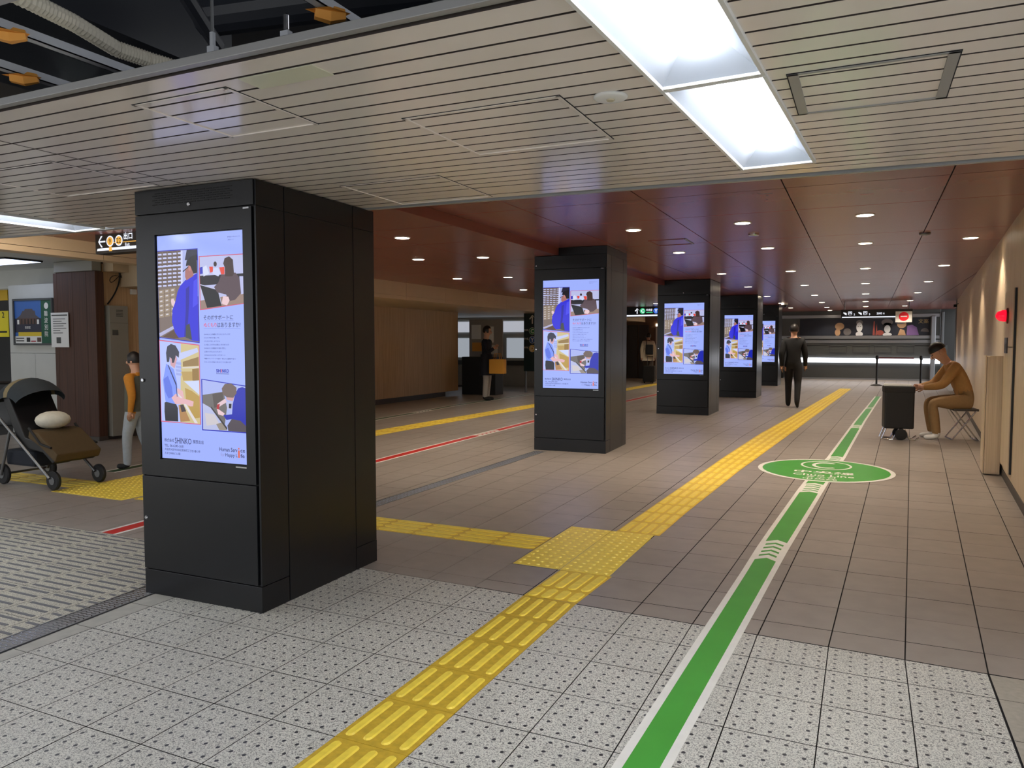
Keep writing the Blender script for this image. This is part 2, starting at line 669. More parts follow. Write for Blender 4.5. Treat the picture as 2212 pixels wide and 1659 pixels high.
YL = [(-1.733, 1.0), (-1.742, 3.89), (-1.70, 5.53), (-1.629, 8.11), (-1.592, 9.63), (-1.488, 12.43), (-1.314, 15.16), (-0.69, 25.9)]
YR = [(-1.423, 1.0), (-1.42, 3.89), (-1.384, 4.5), (-1.349, 6.35), (-1.253, 8.84), (-1.088, 11.87), (-0.37, 25.6)]
tp = thing('tactile_path', 'yellow tactile paving path running down the middle of the corridor', 'tactile paving', (-1.58, 1.15, 0))
TPO = Vector(tp.location)
TT = Matrix.Translation(-TPO)


def bar_tile(y0, y1, near, m_base, m_bar):
    a0, b0 = strip_pts(YL, YR, y0)
    a1, b1 = strip_pts(YL, YR, y1)
    g = 0.0012
    P = [(a0 + g, y0 + g), (b0 - g, y0 + g), (b1 - g, y1 - g), (a1 + g, y1 - g)]
    mb = MB(TT).prism(P, -0.008, 0.0022)
    c = Vector(((a0 + b0 + a1 + b1) / 4 - TPO.x, (y0 + y1) / 2 - TPO.y, 0))
    bars = []
    full = (y1 - y0) > 0.3
    for k in range(4):
        fx = (k + 0.5) / 4
        xa, xb = lerp(a0, b0, fx), lerp(a1, b1, fx)
        n = 5 if near else 2
        wdt = 0.0185 if y1 < 3.9 else 0.029
        pts = capsule(0, y0 + 0.022 if full else y0 + 0.004, y1 - 0.022 if full else y1 - 0.004, wdt, n)
        pts = [(p[0] + lerp(xa, xb, (p[1] - y0) / (y1 - y0)), p[1]) for p in pts]
        bars.append(pts)
    if near:
        t = mb.build('tile', m_base, tp, loc=tuple(c))
        for pts in bars:
            m2 = MB(TT)
            bar_solid(m2, pts, 0.002, 0.0075)
            m2.v = [p - c for p in m2.v]
            m2.build('bar', m_bar, t)
    else:
        for pts in bars:
            bar_solid(mb, pts, 0.002, 0.0065, 1)
        mb.build('tile', [m_base, m_bar], tp, loc=tuple(c))


def dome_tile(x0, y0, x1, y1, parent, TT_, org, n=5):
    g = 0.0012
    mb = MB(TT_).prism(shrink(x0, y0, x1, y1, g), -0.008, 0.0022)
    for i in range(n):
        for j in range(n):
            cx, cy = x0 + (x1 - x0) * (i + 0.5) / n, y0 + (y1 - y0) * (j + 0.5) / n
            mb.lathe([(0.0145, 0.002), (0.0115, 0.0065), (0.006, 0.0085)], 8, 1, Matrix.Translation((cx, cy, 0)))
    c = Vector(((x0 + x1) / 2, (y0 + y1) / 2, 0)) - org
    mb.build('tile', [M['yellow'], M['yellow_dome']], parent, loc=tuple(c))


for a, b in zip(ROWS, ROWS[1:] + [3.885]):
    bar_tile(a, b, True, M['yellow_dirty'], M['yellow'])
bar_tile(3.892, 4.062, True, M['yellow_shade'], M['yellow'])
bar_tile(4.065, 4.432, True, M['yellow_shade'], M['yellow'])
DY = [4.436, 4.80, 5.165, 5.53]
for j in range(3):
    dome_tile(-2.066, DY[j], -1.738, DY[j + 1], tp, TT, TPO)
    dome_tile(-1.735, DY[j], -1.405, DY[j + 1], tp, TT, TPO)
y = 5.533
k = 0
while y < 25.6:
    bar_tile(y, y + 0.368, k < 10, M['yellow_shade'], M['yellow'])
    y += 0.37
    k += 1
# cross branch to the left and the second path
tb = thing('tactile_path', 'yellow tactile branch crossing sideways behind the nearest black kiosk', 'tactile paving', (-4.2, 4.98, 0))
TBO = Vector(tb.location)
TB = Matrix.Translation(-TBO)
x = -2.075
while x > -6.1:
    x0, x1 = x - 0.335, x - 0.002
    mb = MB(TB).prism(shrink(x0, 4.795, x1, 5.15, 0.001), -0.008, 0.0022)
    for kk in range(4):
        yc = 4.795 + 0.355 * (kk + 0.5) / 4
        bar_solid(mb, [(p[1], p[0]) for p in capsule(yc, x0 + 0.004, x1 - 0.004, 0.033, 2)][::-1], 0.002, 0.0065, 1)
    mb.build('tile', [M['yellow_shade'], M['yellow']], tb, loc=tuple(Vector(((x0 + x1) / 2, 4.97, 0)) - TBO))
    x -= 0.337
for i in range(3):
    for j in range(3):
        dome_tile(-7.16 + 0.335 * i, 4.70 + 0.36 * j, -6.83 + 0.335 * i, 5.055 + 0.36 * j, tb, TB, TBO)
x = -7.165
while x > -9.4:
    mb = MB(TB).prism(shrink(x - 0.335, 4.90, x - 0.002, 5.25, 0.001), -0.008, 0.0022)
    for kk in range(4):
        yc = 4.9 + 0.35 * (kk + 0.5) / 4
        bar_solid(mb, [(p[1], p[0]) for p in capsule(yc, x - 0.329, x - 0.008, 0.033, 2)][::-1], 0.002, 0.0065, 1)
    mb.build('tile', [M['yellow_shade'], M['yellow']], tb, loc=tuple(Vector((x - 0.17, 5.08, 0)) - TBO))
    x -= 0.337
YL, YR = [(-7.26, 5.8), (-7.3, 10.4), (-7.06, 16.3), (-6.75, 27.0)], [(-6.86, 5.8), (-6.86, 10.4), (-6.64, 16.3), (-6.35, 27.0)]
tp = thing('tactile_path', 'far yellow tactile path beside the tan wood wall', 'tactile paving', (-7.06, 5.8, 0))
TPO = Vector(tp.location)
TT = Matrix.Translation(-TPO)
y = 5.8
while y < 26.5:
    bar_tile(y, y + 0.40, False, M['yellow_shade'], M['yellow'])
    y += 0.402


# ------------------------------------------------------------------ floor guide lines
def guide_line(name, label, cat, Lp, Rp, y0, y1, m_col, chev, border=0.034, seg=0.6):
    def at(P, y):
        for a, b in zip(P, P[1:]):
            if a[1] <= y <= b[1]:
                return lerp(a[0], b[0], (y - a[1]) / (b[1] - a[1]))
        a, b = (P[0], P[1]) if y < P[0][1] else (P[-2], P[-1])
        return lerp(a[0], b[0], (y - a[1]) / (b[1] - a[1]))
    t = thing(name, label, cat, ((at(Lp, y0) + at(Rp, y0)) / 2, y0, 0))
    o = Vector(t.location)
    wb = MB(Matrix.Translation(-o))
    ys = [y0]
    while ys[-1] < y1 - 0.01:
        ys.append(min(y1, ys[-1] + seg))
    for a, b in zip(ys, ys[1:]):
        wb.prism([(at(Lp, a), a), (at(Rp, a), a), (at(Rp, b), b), (at(Lp, b), b)], 0.0008, 0.002)
    wb.build('white_border', M['sticker_white'], t)
    # coloured runs between the chevron groups, with pointed ends
    runs = []
    s = y0
    for (c0, c1) in chev:
        runs.append((s, c0, s > y0, True))
        s = c1
    runs.append((s, y1, True, False))

    def pt(fx, y):
        a, b = at(Lp, y) + border, at(Rp, y) - border
        return (lerp(a, b, fx), y)
    w = at(Rp, y0) - at(Lp, y0) - 2 * border
    tip = w * 0.55
    for (a, b, notch, point) in runs:
        mb = MB(Matrix.Translation(-o))
        yy = [a]
        while yy[-1] < b - 0.01:
            yy.append(min(b, yy[-1] + seg))
        for u, v in zip(yy, yy[1:]):
            du = tip if (notch and u == a) else 0
            dv = tip if (point and v == b) else 0
            for (f0, f1) in ((0, 0.5), (0.5, 1)):
                m0 = du if f0 == 0.5 else 0
                m1 = du if f1 == 0.5 else 0
                n0 = dv if f0 == 0.5 else 0
                n1 = dv if f1 == 0.5 else 0
                mb.prism([pt(f0, u + m0), pt(f1, u + m1), pt(f1, v + n1), pt(f0, v + n0)], 0.002, 0.0026)
        mb.build('colour_band', m_col, t)
    for (c0, c1) in chev:
        n = 4
        st = (c1 - c0) / (n + 1)
        for i in range(n):
            yc = c0 + st * (i + 0.8)
            h = st * 0.38
            mb = MB(Matrix.Translation(-o))
            for (f0, f1) in ((0.08, 0.5), (0.5, 0.92)):
                q0 = tip if f0 == 0.5 else 0.08 * 2 * tip
                q1 = tip if f1 == 0.5 else 0.08 * 2 * tip
                mb.prism([pt(f0, yc + q0), pt(f1, yc + q1), pt(f1, yc + q1 + h), pt(f0, yc + q0 + h)], 0.002, 0.0026)
            mb.build('chevron', m_col, t)
    return t


GL = [(-0.785, 1.3), (-0.752, 2.41), (-0.678, 4.86), (-0.66, 5.69), (-0.554, 8.3), (-0.408, 10.19), (-0.152, 15.23), (0.206, 21.46), (0.26, 22.5)]
GR = [(-0.60, 1.3), (-0.566, 2.5), (-0.464, 5.32), (-0.31, 8.43), (-0.193, 10.29), (0.041, 15.32), (0.379, 21.54), (0.435, 22.5)]
guide_line('guide_line', 'bright green guide stripe with white edges down the right of the corridor', 'floor marking', GL, GR, 1.3, 22.5, M['green'], [(5.2, 5.72), (7.75, 8.25), (9.85, 10.35), (14.0, 14.5), (18.2, 18.7)])
RL = [(-5.28, 3.83), (-5.30, 4.23), (-5.486, 7.8), (-5.615, 12.9), (-5.42, 18.3), (-5.36, 21.2), (-5.2, 27)]
RR = [(-5.093, 3.79), (-5.10, 4.07), (-5.295, 7.54), (-5.419, 12.5), (-5.22, 18.2), (-5.126, 20.3), (-5.0, 27)]
guide_line('guide_line', 'red guide stripe with white edges passing behind the kiosks', 'floor marking', RL, RR, 3.83, 27.0, M['red_sticker'], [(10.35, 11.1), (17.0, 17.7)])
QL = [(-7.75, 5.7), (-8.45, 11.8), (-8.5, 13.3), (-8.66, 15.1), (-8.5, 26)]
QR = [(-7.55, 5.7), (-8.24, 11.8), (-8.3, 13.3), (-8.46, 15.1), (-8.3, 26)]
guide_line('guide_line', 'thin dark green guide stripe near the tan wood wall', 'floor marking', QL, QR, 5.7, 26.0, M['green_dark'], [(13.2, 13.9), (20.0, 20.8)], border=0.04)

# round green line sticker
t = thing('line_sticker', 'oval green floor sticker naming the line, white ring and lettering', 'floor sticker', (-0.383, 9.23, 0))


def ell(rx, ry, n=48):
    return [(rx * math.cos(2 * PI * i / n), ry * math.sin(2 * PI * i / n)) for i in range(n)]


MB().prism(ell(0.722, 0.805), 0.0028, 0.0036).build('rim', M['sticker_white'], t)
MB().prism(ell(0.672, 0.75), 0.0036, 0.0042).build('disc', M['green'], t)
mb = MB()
n = 40
for i in range(n):
    a, b = 2 * PI * i / n, 2 * PI * (i + 1) / n
    mb.prism([(0.28 * math.cos(a), 0.33 + 0.33 * math.sin(a)), (0.28 * math.cos(b), 0.33 + 0.33 * math.sin(b)), (0.255 * math.cos(b), 0.33 + 0.295 * math.sin(b)), (0.255 * math.cos(a), 0.33 + 0.295 * math.sin(a))], 0.0042, 0.0048)
mb.build('ring', M['sticker_white'], t)
mb = MB()
for i in range(24):
    a, b = math.radians(50 + 260 * i / 24), math.radians(50 + 260 * (i + 1) / 24)
    r0, r1 = (0.155, 0.115)
    mb.prism([(r0 * math.cos(a), 0.33 + 1.45 * r0 * math.sin(a)), (r0 * math.cos(b), 0.33 + 1.45 * r0 * math.sin(b)), (r1 * math.cos(b), 0.33 + 1.45 * r1 * math.sin(b)), (r1 * math.cos(a), 0.33 + 1.45 * r1 * math.sin(a))], 0.0042, 0.0048)
mb.build('letter', M['sticker_white'], t)
mb = MB()
put_text(mb, '中央線', 0.17, Matrix.Translation((0, -0.20, 0.0046)), bold=0.02, width=0.62)
put_text(mb, 'Chuo Line', 0.13, Matrix.Translation((0, -0.40, 0.0046)), bold=0.015, width=0.62)
put_text(mb, '츄오선', 0.10, Matrix.Translation((-0.02, -0.53, 0.0046)), bold=0.012, width=0.3)
put_text(mb, '中央线', 0.10, Matrix.Translation((-0.02, -0.655, 0.0046)), bold=0.012, width=0.34)
mb.build('lettering', M['sticker_white'], t)

# ------------------------------------------------------------------ slatted ceiling near the camera
ZS = 2.305
slat_c = MB()
slat_c.prism([(-7.4, 1.80), (-5.62, 1.80), (-5.62, 3.9), (-7.4, 3.9)], ZS + 0.03, ZS + 0.045)
slat_c.prism([(-5.03, 1.80), (-0.72, 1.80), (-0.60, 3.93), (-5.03, 3.93)], ZS + 0.03, ZS + 0.045)
slat_c.prism([(-0.27, 1.80), (1.6, 1.80), (1.6, 4.0), (-0.19, 3.93)], ZS + 0.03, ZS + 0.045)
ceil = tag(slat_c.build('ceiling', M['void']), 'low cream slatted ceiling over the foreground', 'ceiling', kind='structure')


def slat_y(i, x):
    n = 0.0
    t = i / 22.0
    return lerp(1.775, 4.175 + 0.054 * min(0.0, x) + 0.02 * max(0, x), t)


FX = lambda y: (-0.632 + 0.06 * (y - 2.86), -0.293 + 0.056 * (y - 2.86))    # right-hand lamp opening
FL_ = lambda y: (-5.52 + 0.05 * (y - 3.6), -5.135 + 0.05 * (y - 3.6))
for i in range(22):
    ym = slat_y(i + 0.5, -0.45)
    yl = slat_y(i + 0.5, -5.3)
    cuts = [-7.4]
    segs = []
    if yl < 3.9:
        a, b = FL_(yl)
        segs += [(-7.4, a), (b, -3.352)]
    else:
        segs += [(-7.4, -3.352)]
    if ym < 3.90:
        a, b = FX(ym)
        segs += [(-3.342, a), (b, 1.5)]
    else:
        segs += [(-3.342, 1.5)]
    for (a, b) in segs:
        g = 0.006
        P = [(a, slat_y(i, a) + g), (b, slat_y(i, b) + g), (b, slat_y(i + 1, b) - g), (a, slat_y(i + 1, a) - g)]
        sl_ = MB().prism(P, ZS, ZS + 0.03)
        sl_.m[1:] = [1] * (len(sl_.m) - 1)
        sl_.build('slat', [M['slat'], M['slat_edge']], ceil)
# trims
mb = MB()
mb.prism([(-7.4, 1.728), (1.5, 1.728), (1.5, 1.746), (-7.4, 1.746)], ZS - 0.002, ZS + 0.024)
mb.prism([(-7.4, 1.748), (1.5, 1.748), (1.5, 1.772), (-7.4, 1.772)], ZS + 0.006, ZS + 0.03)
tag(mb.build('trim_1', M['slat_trim'], bevel=0.002), 'grey metal edge rail of the slatted ceiling beside the open void', 'trim', kind='structure')
mb = MB()
for (xa, xb) in ((-7.4, 0.0), (0.0, 1.6)):
    mb.prism([(xa, slat_y(22, xa) + 0.004), (xb, slat_y(22, xb) + 0.004), (xb, slat_y(22, xb) + 0.035), (xa, slat_y(22, xa) + 0.035)], ZS - 0.008, ZS + 0.02)
    mb.prism([(xa, slat_y(22, xa) + 0.035), (xb, slat_y(22, xb) + 0.035), (xb, slat_y(22, xb) + 0.055), (xa, slat_y(22, xa) + 0.055)], ZS + 0.012, ZS + 0.45, 1)
tag(mb.build('trim_2', [M['slat_trim'], M['void']]), 'grey edge strip and dark fascia where slats meet the maroon ceiling', 'trim', kind='structure')


# hatches
def hatch(label, x0, y0, x1, y1, w, m, sides=True):
    t = thing('access_hatch', label, 'hatch', ((x0 + x1) / 2, (y0 + y1) / 2, ZS), 0.0, 'ceiling access hatches')
    a, b = (x1 - x0) / 2, (y1 - y0) / 2
    for (p, q, r, s) in ((-a, -b, a, -b + w[1]), (-a, b - w[1], a, b), (-a, -b, -a + w[0], b), (a - w[0], -b, a, b)):
        MB().box(p, q, -0.004, r, s, 0.002).build('frame_strip', m, t, bevel=0.001)
    gp = MB()
    for (p, q, r, s) in ((-a - .004, -b - .004, a + .004, -b), (-a - .004, b, a + .004, b + .004), (-a - .004, -b, -a, b), (a, -b, a + .004, b)):
        gp.box(p, q, -0.0015, r, s, 0.001)
    gp.build('shadow_gap', M['void'], t)
    return t


hatch('square ceiling hatch above the nearest kiosk screen, bluish reflection on it', -2.41, 1.93, -1.96, 2.40, (0.014, 0.010), M['slat'])
hatch('wide ceiling hatch left of the round emergency lamp', -1.62, 2.48, -0.98, 3.10, (0.014, 0.010), M['slat'])
hatch('faint ceiling hatch behind the top of the nearest kiosk', -2.62, 3.39, -2.0, 4.0, (0.012, 0.009), M['slat'])
hatch('ceiling hatch with grey side rails right of the long lamp', -0.245, 2.60, 0.235, 3.07, (0.032, 0.014), M['slat_trim'])
hatch('ceiling hatch half hidden at the left above the exit sign', -4.25, 2.35, -3.5, 2.95, (0.012, 0.009), M['slat'])
mb = MB().prism([(-1.86, 1.885), (-1.56, 1.885), (-1.555, 1.985), (-1.86, 1.988)], ZS - 0.004, ZS - 0.0005)
tag(mb.build('repair_patch', mat('pale_green_patch', (214, 214, 192), 0.4), loc=(-1.7, 1.93, ZS)), 'pale greenish patch plate screwed over one slat', 'patch')
t = thing('emergency_light', 'small round white emergency lamp set in the slats', 'light', (-0.822, 2.568, ZS))
MB().lathe([(0.058, 0.001), (0.06, -0.004), (0.052, -0.010), (0.02, -0.012)], 24).build('body', M['white'], t, smooth=True)
MB().lathe([(0.016, -0.011), (0.013, -0.016)], 12).build('bulb', mat('bulb_glass', (205, 196, 170), 0.2), t)


# lamps in the slats: white trough reflectors with a bright tube
def trough(label, cx, y0, L, ang, w, name='ceiling_lamp', group='long ceiling lamps'):
    t = thing(name, label, 'light', (cx, y0, ZS), ang, group)
    h = w / 2
    fr = MB()
    r = 0.014
    fr.box(-h, 0, -0.012, -h + r, L, 0.012)
    fr.box(h - r, 0, -0.012, h, L, 0.012)
    fr.box(-h + r, 0, -0.010, h - r, r, 0.010)
    fr.box(-h + r, L - r, -0.010, h - r, L, 0.010)
    fr.build('frame', M['white'], t, bevel=0.002)
    a, b, d = h - r, 0.055, 0.085
    e = 0.12
    rf = MB()
    rf.poly([(-a, r, 0), (-b, r + e, d), (-b, L - r - e, d), (-a, L - r, 0)])
    rf.poly([(a, r, 0), (a, L - r, 0), (b, L - r - e, d), (b, r + e, d)])
    rf.poly([(-a, r, 0), (a, r, 0), (b, r + e, d), (-b, r + e, d)])
    rf.poly([(-a, L - r, 0), (-b, L - r - e, d), (b, L - r - e, d), (a, L - r, 0)])
    rf.box(-b, r + e, d, b, L - r - e, d + 0.01)
    rf.build('reflector', M['reflector'], t)
    tb_ = MB()
    P = []
    for k in range(9):
        q = PI * k / 8
        P.append((0.05 * math.cos(q), -0.035 * math.sin(q)))
    v, f = [], []
    for yy in (r + e * 0.7, L - r - e * 0.7):
        v += [(p[0], yy, d - 0.002 + p[1]) for p in P]
    n = len(P)
    f = [(i, i + 1, n + i + 1, n + i) for i in range(n - 1)] + [tuple(range(n)), tuple(range(2 * n - 1, n - 1, -1))]
    tb_.add(v, f)
    tb_.build('tube', M['tube'], t)
    return t


AN = math.radians(-3.25)
trough('long trough lamp nearest the camera, lit cold white', -0.55, 1.24, 1.318, AN, 0.345)
trough('long trough lamp ending just before the maroon ceiling', -0.475, 2.562, 1.318, AN, 0.345)
trough('long trough lamp at the far left above the exit sign', -5.40, 2.53, 1.34, AN, 0.36)
trough('long trough lamp at the left, cut by the picture edge', -5.48, 1.18, 1.34, AN, 0.36)
trough('unseen trough lamp added to extend the right row, first one behind the camera', -0.625, -0.085, 1.318, AN, 0.345)  # unseen lamps added behind the camera to make up for dimmer tubes
trough('unseen trough lamp added to extend the right row, second one behind the camera', -0.70, -1.41, 1.318, AN, 0.345)
trough('unseen trough lamp added to extend the left row, first one beyond the picture edge', -5.555, -0.17, 1.34, AN, 0.36)  # left row likewise extended out of view for extra light
trough('unseen trough lamp added to extend the left row, second one beyond the picture edge', -5.63, -1.52, 1.34, AN, 0.36)

# ------------------------------------------------------------------ open ceiling void at the upper left
mb = MB()
mb.box(-9, -6, 3.5, 5, 4.2, 3.6)
tag(mb.build('ceiling_slab', M['void']), 'dark bare slab above the open ceiling void', 'ceiling', kind='structure')


def rail(label, x, y0, y1, z, w=0.032):
    t = thing('ceiling_rail', label, 'rail', (x, y0, z), 0, 'steel rails in the open ceiling')
    L = y1 - y0
    MB().box(-w / 2, 0, 0, w / 2, L, 0.004).box(-w / 2, 0, 0, -w / 2 + 0.003, L, 0.03).box(w / 2 - 0.003, 0, 0, w / 2, L, 0.03).build('channel', M['galv'], t)
    return t


rail('light steel rail at the far left of the open ceiling, under the cream hose', -2.405, 0.9, 2.3, 2.40)
rail('short steel rail at the picture edge below the first one', -2.75, 0.9, 2.3, 2.40)
rail('steel rail right of the hanging rod with orange tape', -1.42, 0.9, 2.2, 2.40)
rail('steel rail end at the top edge left of the long lamp', -1.10, 0.9, 2.2, 2.40)
mb = MB().box(-2.75, 1.372, 2.43, -2.05, 1.412, 2.462)
tag(mb.build('ceiling_rail', M['galv'], loc=(-2.4, 1.39, 2.43)), 'grey cross bar at the top left corner of the open ceiling', 'rail', group='steel rails in the open ceiling')
for (lx, ly, lab) in ((-2.405, 1.50, 'orange tape flag on the left rail under the hose'), (-2.75, 1.76, 'orange tape flag on the lowest rail by the ceiling edge'), (-1.42, 1.83 - 0.03, 'orange tape flag on the rail at the top centre')):
    mb = MB()
    mb.tube([(lx - 0.03, ly - 0.03, 2.398), (lx, ly, 2.394), (lx + 0.03, ly + 0.03, 2.399)], [0.022, 0.026, 0.016], 6)
    mb.poly([(lx - 0.05, ly - 0.05, 2.40), (lx + 0.03, ly - 0.045, 2.395), (lx + 0.05, ly + 0.03, 2.40), (lx - 0.02, ly + 0.045, 2.396)])
    tag(mb.build('tape_flag', M['orange_tape'], loc=(lx, ly, 2.40)), lab, 'tape', 'orange tape flags')
# corrugated hose
P = [(-2.44, 1.40, 2.55), (-2.468, 1.614, 2.55), (-2.497, 1.776, 2.55), (-2.57, 1.992, 2.55), (-2.555, 2.118, 2.55), (-2.515, 2.24, 2.545), (-2.45, 2.45, 2.53)]
Q, R_ = [], []
for a, b in zip(P, P[1:]):
    for k in range(22):
        t_ = k / 22
        Q.append(tuple(lerp(a[i], b[i], t_) for i in range(3)))
        R_.append(0.031 if k % 2 else 0.027)
tag(MB().tube(Q, R_, 10).build('corrugated_hose', M['hose'], loc=(-2.5, 1.8, 2.55)), 'cream corrugated hose sagging through the open ceiling', 'hose')
tag(MB().tube([(-2.2, 1.75, 2.95), (-2.35, 2.05, 2.82), (-2.46, 2.33, 2.72), (-2.5, 2.42, 2.70)], 0.03, 8).build('black_pipe', M['duct'], loc=(-2.4, 2.1, 2.8)), 'dark bent pipe behind the cream hose', 'pipe')
tag(MB().tube([(-2.9, 2.72, 3.0), (-2.3, 2.82, 3.0), (-1.7, 3.0, 3.02)], 0.09, 14).build('air_duct', M['duct'], loc=(-2.4, 2.8, 3.0), ), 'round grey duct deep in the open ceiling', 'duct')
tag(MB().tube([(-2.1, 2.2, 2.9), (-1.5, 2.4, 2.9), (-0.9, 2.62, 2.92)], 0.11, 14).build('air_duct', M['duct'], loc=(-1.5, 2.4, 2.9)), 'thick grey duct at the top of the open ceiling', 'duct')
tag(MB().box(-4.4, 1.9, 2.9, -3.2, 3.2, 3.3).build('air_duct', M['duct'], loc=(-3.8, 2.5, 3.1)), 'square grey duct box at the left of the open ceiling', 'duct')
mb = MB()
mb.tube([(-1.815, 1.715, 2.36), (-1.815, 1.715, 3.5)], 0.005, 6)
t = thing('hanger_rod', 'thin steel rod with clamp holding the slat edge', 'rod', (-1.815, 1.738, 2.329))
mb.v = [p - Vector((-1.815, 1.715, 2.329)) for p in mb.v]
mb.build('rod', M['steel_dark'], t)
MB().box(-0.014, -0.01, 0.0, 0.014, 0.01, 0.018).box(-0.006, -0.006, 0.018, 0.006, 0.006, 0.06).build('clamp', M['galv'], t)
t = thing('rail_clamp', 'small bright clip on the slat edge near the top centre', 'clamp', (-1.529, 1.738, 2.329))
MB().box(-0.014, -0.01, 0.0, 0.014, 0.01, 0.014).build('plate', M['galv'], t)
MB().lathe([(0.008, 0.02), (0.008, 0.06), (0.004, 0.065)], 8).build('bolt', M['silver'], t)

# ------------------------------------------------------------------ maroon panel ceiling
ZR = 2.70
rc = MB().box(-3.70, 4.25, ZR + 0.012, 3.2, 34, ZR + 0.10)
redc = tag(rc.build('ceiling_corridor', M['void']), 'glossy maroon panel ceiling above the corridor', 'ceiling', kind='structure')
JX = [-3.70, -2.95, -1.785, -0.615, 0.55, 1.72, 3.1]
JY = [4.27, 5.4, 6.55, 7.66, 9.66, 10.86, 12.95, 14.85, 16.6, 18.4, 20.3, 22.2, 24.2, 26.2, 28.2, 30.2, 32.5]
RWX = lambda y: 1.25 + 0.065 * (y - 7.6)
for i in range(len(JX) - 1):
    for j in range(len(JY) - 1):
        sk = lambda y: 0.006 * (y - 6.2) * (1 if JX[i] > -0.6 else -0.6)
        s2 = lambda y: 0.006 * (y - 6.2) * (1 if JX[i + 1] > -0.6 else -0.6)
        if JX[i] > RWX(JY[j + 1]) + 0.1:
            continue
        g = 0.005
        a0, a1 = JX[i] + sk(JY[j]), JX[i] + sk(JY[j + 1])
        b0, b1 = JX[i + 1] + s2(JY[j]), JX[i + 1] + s2(JY[j + 1])
        P = [(a0 + g, JY[j] + 0.006), (b0 - g, JY[j] + 0.006), (b1 - g, JY[j + 1] - 0.006), (a1 + g, JY[j + 1] - 0.006)]
        MB().prism(P, ZR, ZR + 0.012).build('panel', M['red_panel'], redc)
# lowered left part
ZL = 2.60
lc = MB().box(-8.05, 4.25, ZL + 0.012, -3.71, 34, ZL + 0.2)
lowc = tag(lc.build('ceiling_side', M['void']), 'lower maroon ceiling left of the kiosk row', 'ceiling', kind='structure')
for i in range(4):
    xa, xb = -3.71 - 1.085 * (i + 1), -3.71 - 1.085 * i
    for j in range(len(JY) - 1):
        MB().box(xa + 0.005, JY[j] + 0.006, ZL, xb - 0.005, JY[j + 1] - 0.006, ZL + 0.012).build('panel', M['red_panel'], lowc)
MB().box(-3.712, 4.27, ZL, -3.70, 32.5, ZR).build('fascia', M['red_panel'], lowc)


# ------------------------------------------------------------------ downlights
def make_downlight(x, y, z, label, group, r=0.078):
    t = thing('downlight', label, 'light', (x, y, z), 0, group)
    MB().lathe([(r + 0.014, 0.0), (r + 0.012, -0.006), (r, -0.007), (r - 0.002, 0.002)], 20).build('ring', M['white'], t)
    MB().lathe([(r - 0.002, -0.002), (r - 0.004, -0.0075), (0.01, -0.009)], 20).build('lens', M['lens'], t)
    ld = bpy.data.lights.new('downlight_lamp', 'SPOT')
    ld.energy = DOWN_W
    ld.color = (1.0, 0.87, 0.70)
    ld.spot_size = math.radians(118)
    ld.spot_blend = 0.55
    ld.shadow_soft_size = 0.06
    lo = bpy.data.objects.new('downlight_lamp', ld)
    C.objects.link(lo)
    lo.parent = t
    lo.location = (0, 0, -0.02)
    return t


DROWS = [(6.0, 'first'), (8.24, 'second'), (10.55, 'third'), (14.1, 'fourth'), (17.65, 'fifth'), (21.45, 'sixth'), (25.4, 'seventh'), (29.0, 'eighth'), (31.8, 'ninth')]
DCOL = [(-2.36, -0.005, 'in the row over the kiosk side'), (-1.19, -0.0033, 'in the row left of centre'), (-0.03, 0.0007, 'in the centre row'), (1.10, 0.0045, 'in the row along the right wall')]
proto = None
for (xx, sl, cn) in DCOL:
    for (yy, rn) in DROWS:
        if cn.endswith('right wall') and yy < 9:
            continue
        if cn.startswith('in the row over') and (yy < 7 or yy > 30):
            continue
        if yy < 7 and 'centre row' not in cn:
            continue
        lab = 'round ceiling downlight %s, %s lamp from the near end' % (cn, rn)
        px = xx + sl * (yy - 8)
        if proto is None:
            proto = make_downlight(px, yy, ZR, lab, 'maroon ceiling downlights')
        else:
            o = copy_tree(proto)
            o.location = (px, yy, ZR)
            o['label'] = lab
for (px, yy, lab) in ((-4.63, 7.06, 'nearest kiosk-side lamp'), (-4.70, 9.13, 'lamp left of the second kiosk top'), (-5.62, 8.97, 'middle lamp just right of the nearest kiosk'), (-5.72, 12.07, 'middle far lamp'), (-6.67, 11.95, 'outer lamp by the beige cove'), (-6.77, 15.07, 'farthest outer lamp left of the second kiosk'), (-5.8, 16.0, 'nearer lamp between second and third kiosk'), (-5.6, 22.0, 'farther lamp between second and third kiosk'), (-6.9, 19.0, 'outer lamp hidden behind the second kiosk'), (-6.5, 25.2, 'lamp added to brighten the beige coat wearer')):  # the last of these is added to brighten the person in beige
    o = copy_tree(proto)
    o.location = (px, yy, ZL)
    o['label'] = 'round downlight in the lower left ceiling, ' + lab
    o['group'] = 'left ceiling downlights'
for (x, y, lab) in ((-1.197, 9.157, 'flat round detector on the maroon ceiling left of centre'), (0.591, 9.911, 'flat round detector on the maroon ceiling joint right of centre')):
    o = MB().lathe([(0.06, 0), (0.06, -0.012), (0.05, -0.02), (0.02, -0.022)], 20).build('ceiling_detector', M['steel_dark'] if x > 0 else M['silver'])
    o.location = (x, y, ZR)
    tag(o, lab, 'detector')
t = thing('access_hatch', 'maroon ceiling hatch with bright edge near the second kiosk', 'hatch', (-2.22, 9.45, ZR), 0, 'ceiling access hatches')
for (p, q, r, s, m) in ((-.23, -.26, .23, -.25, 'red_panel'), (-.23, .25, .23, .26, 'red_panel'), (-.23, -.26, -.215, .26, 'red_panel'), (.205, -.26, .23, .26, 'slat_trim')):
    MB().box(p, q, -0.006, r, s, 0).build('frame_strip', M[m], t)
t = thing('camera_dome', 'small dark dome camera hanging from the far ceiling', 'camera', (-2.35, 25.5, ZR))
MB().lathe([(0.1, 0), (0.1, -0.05)], 16).build('mount', M['white'], t)
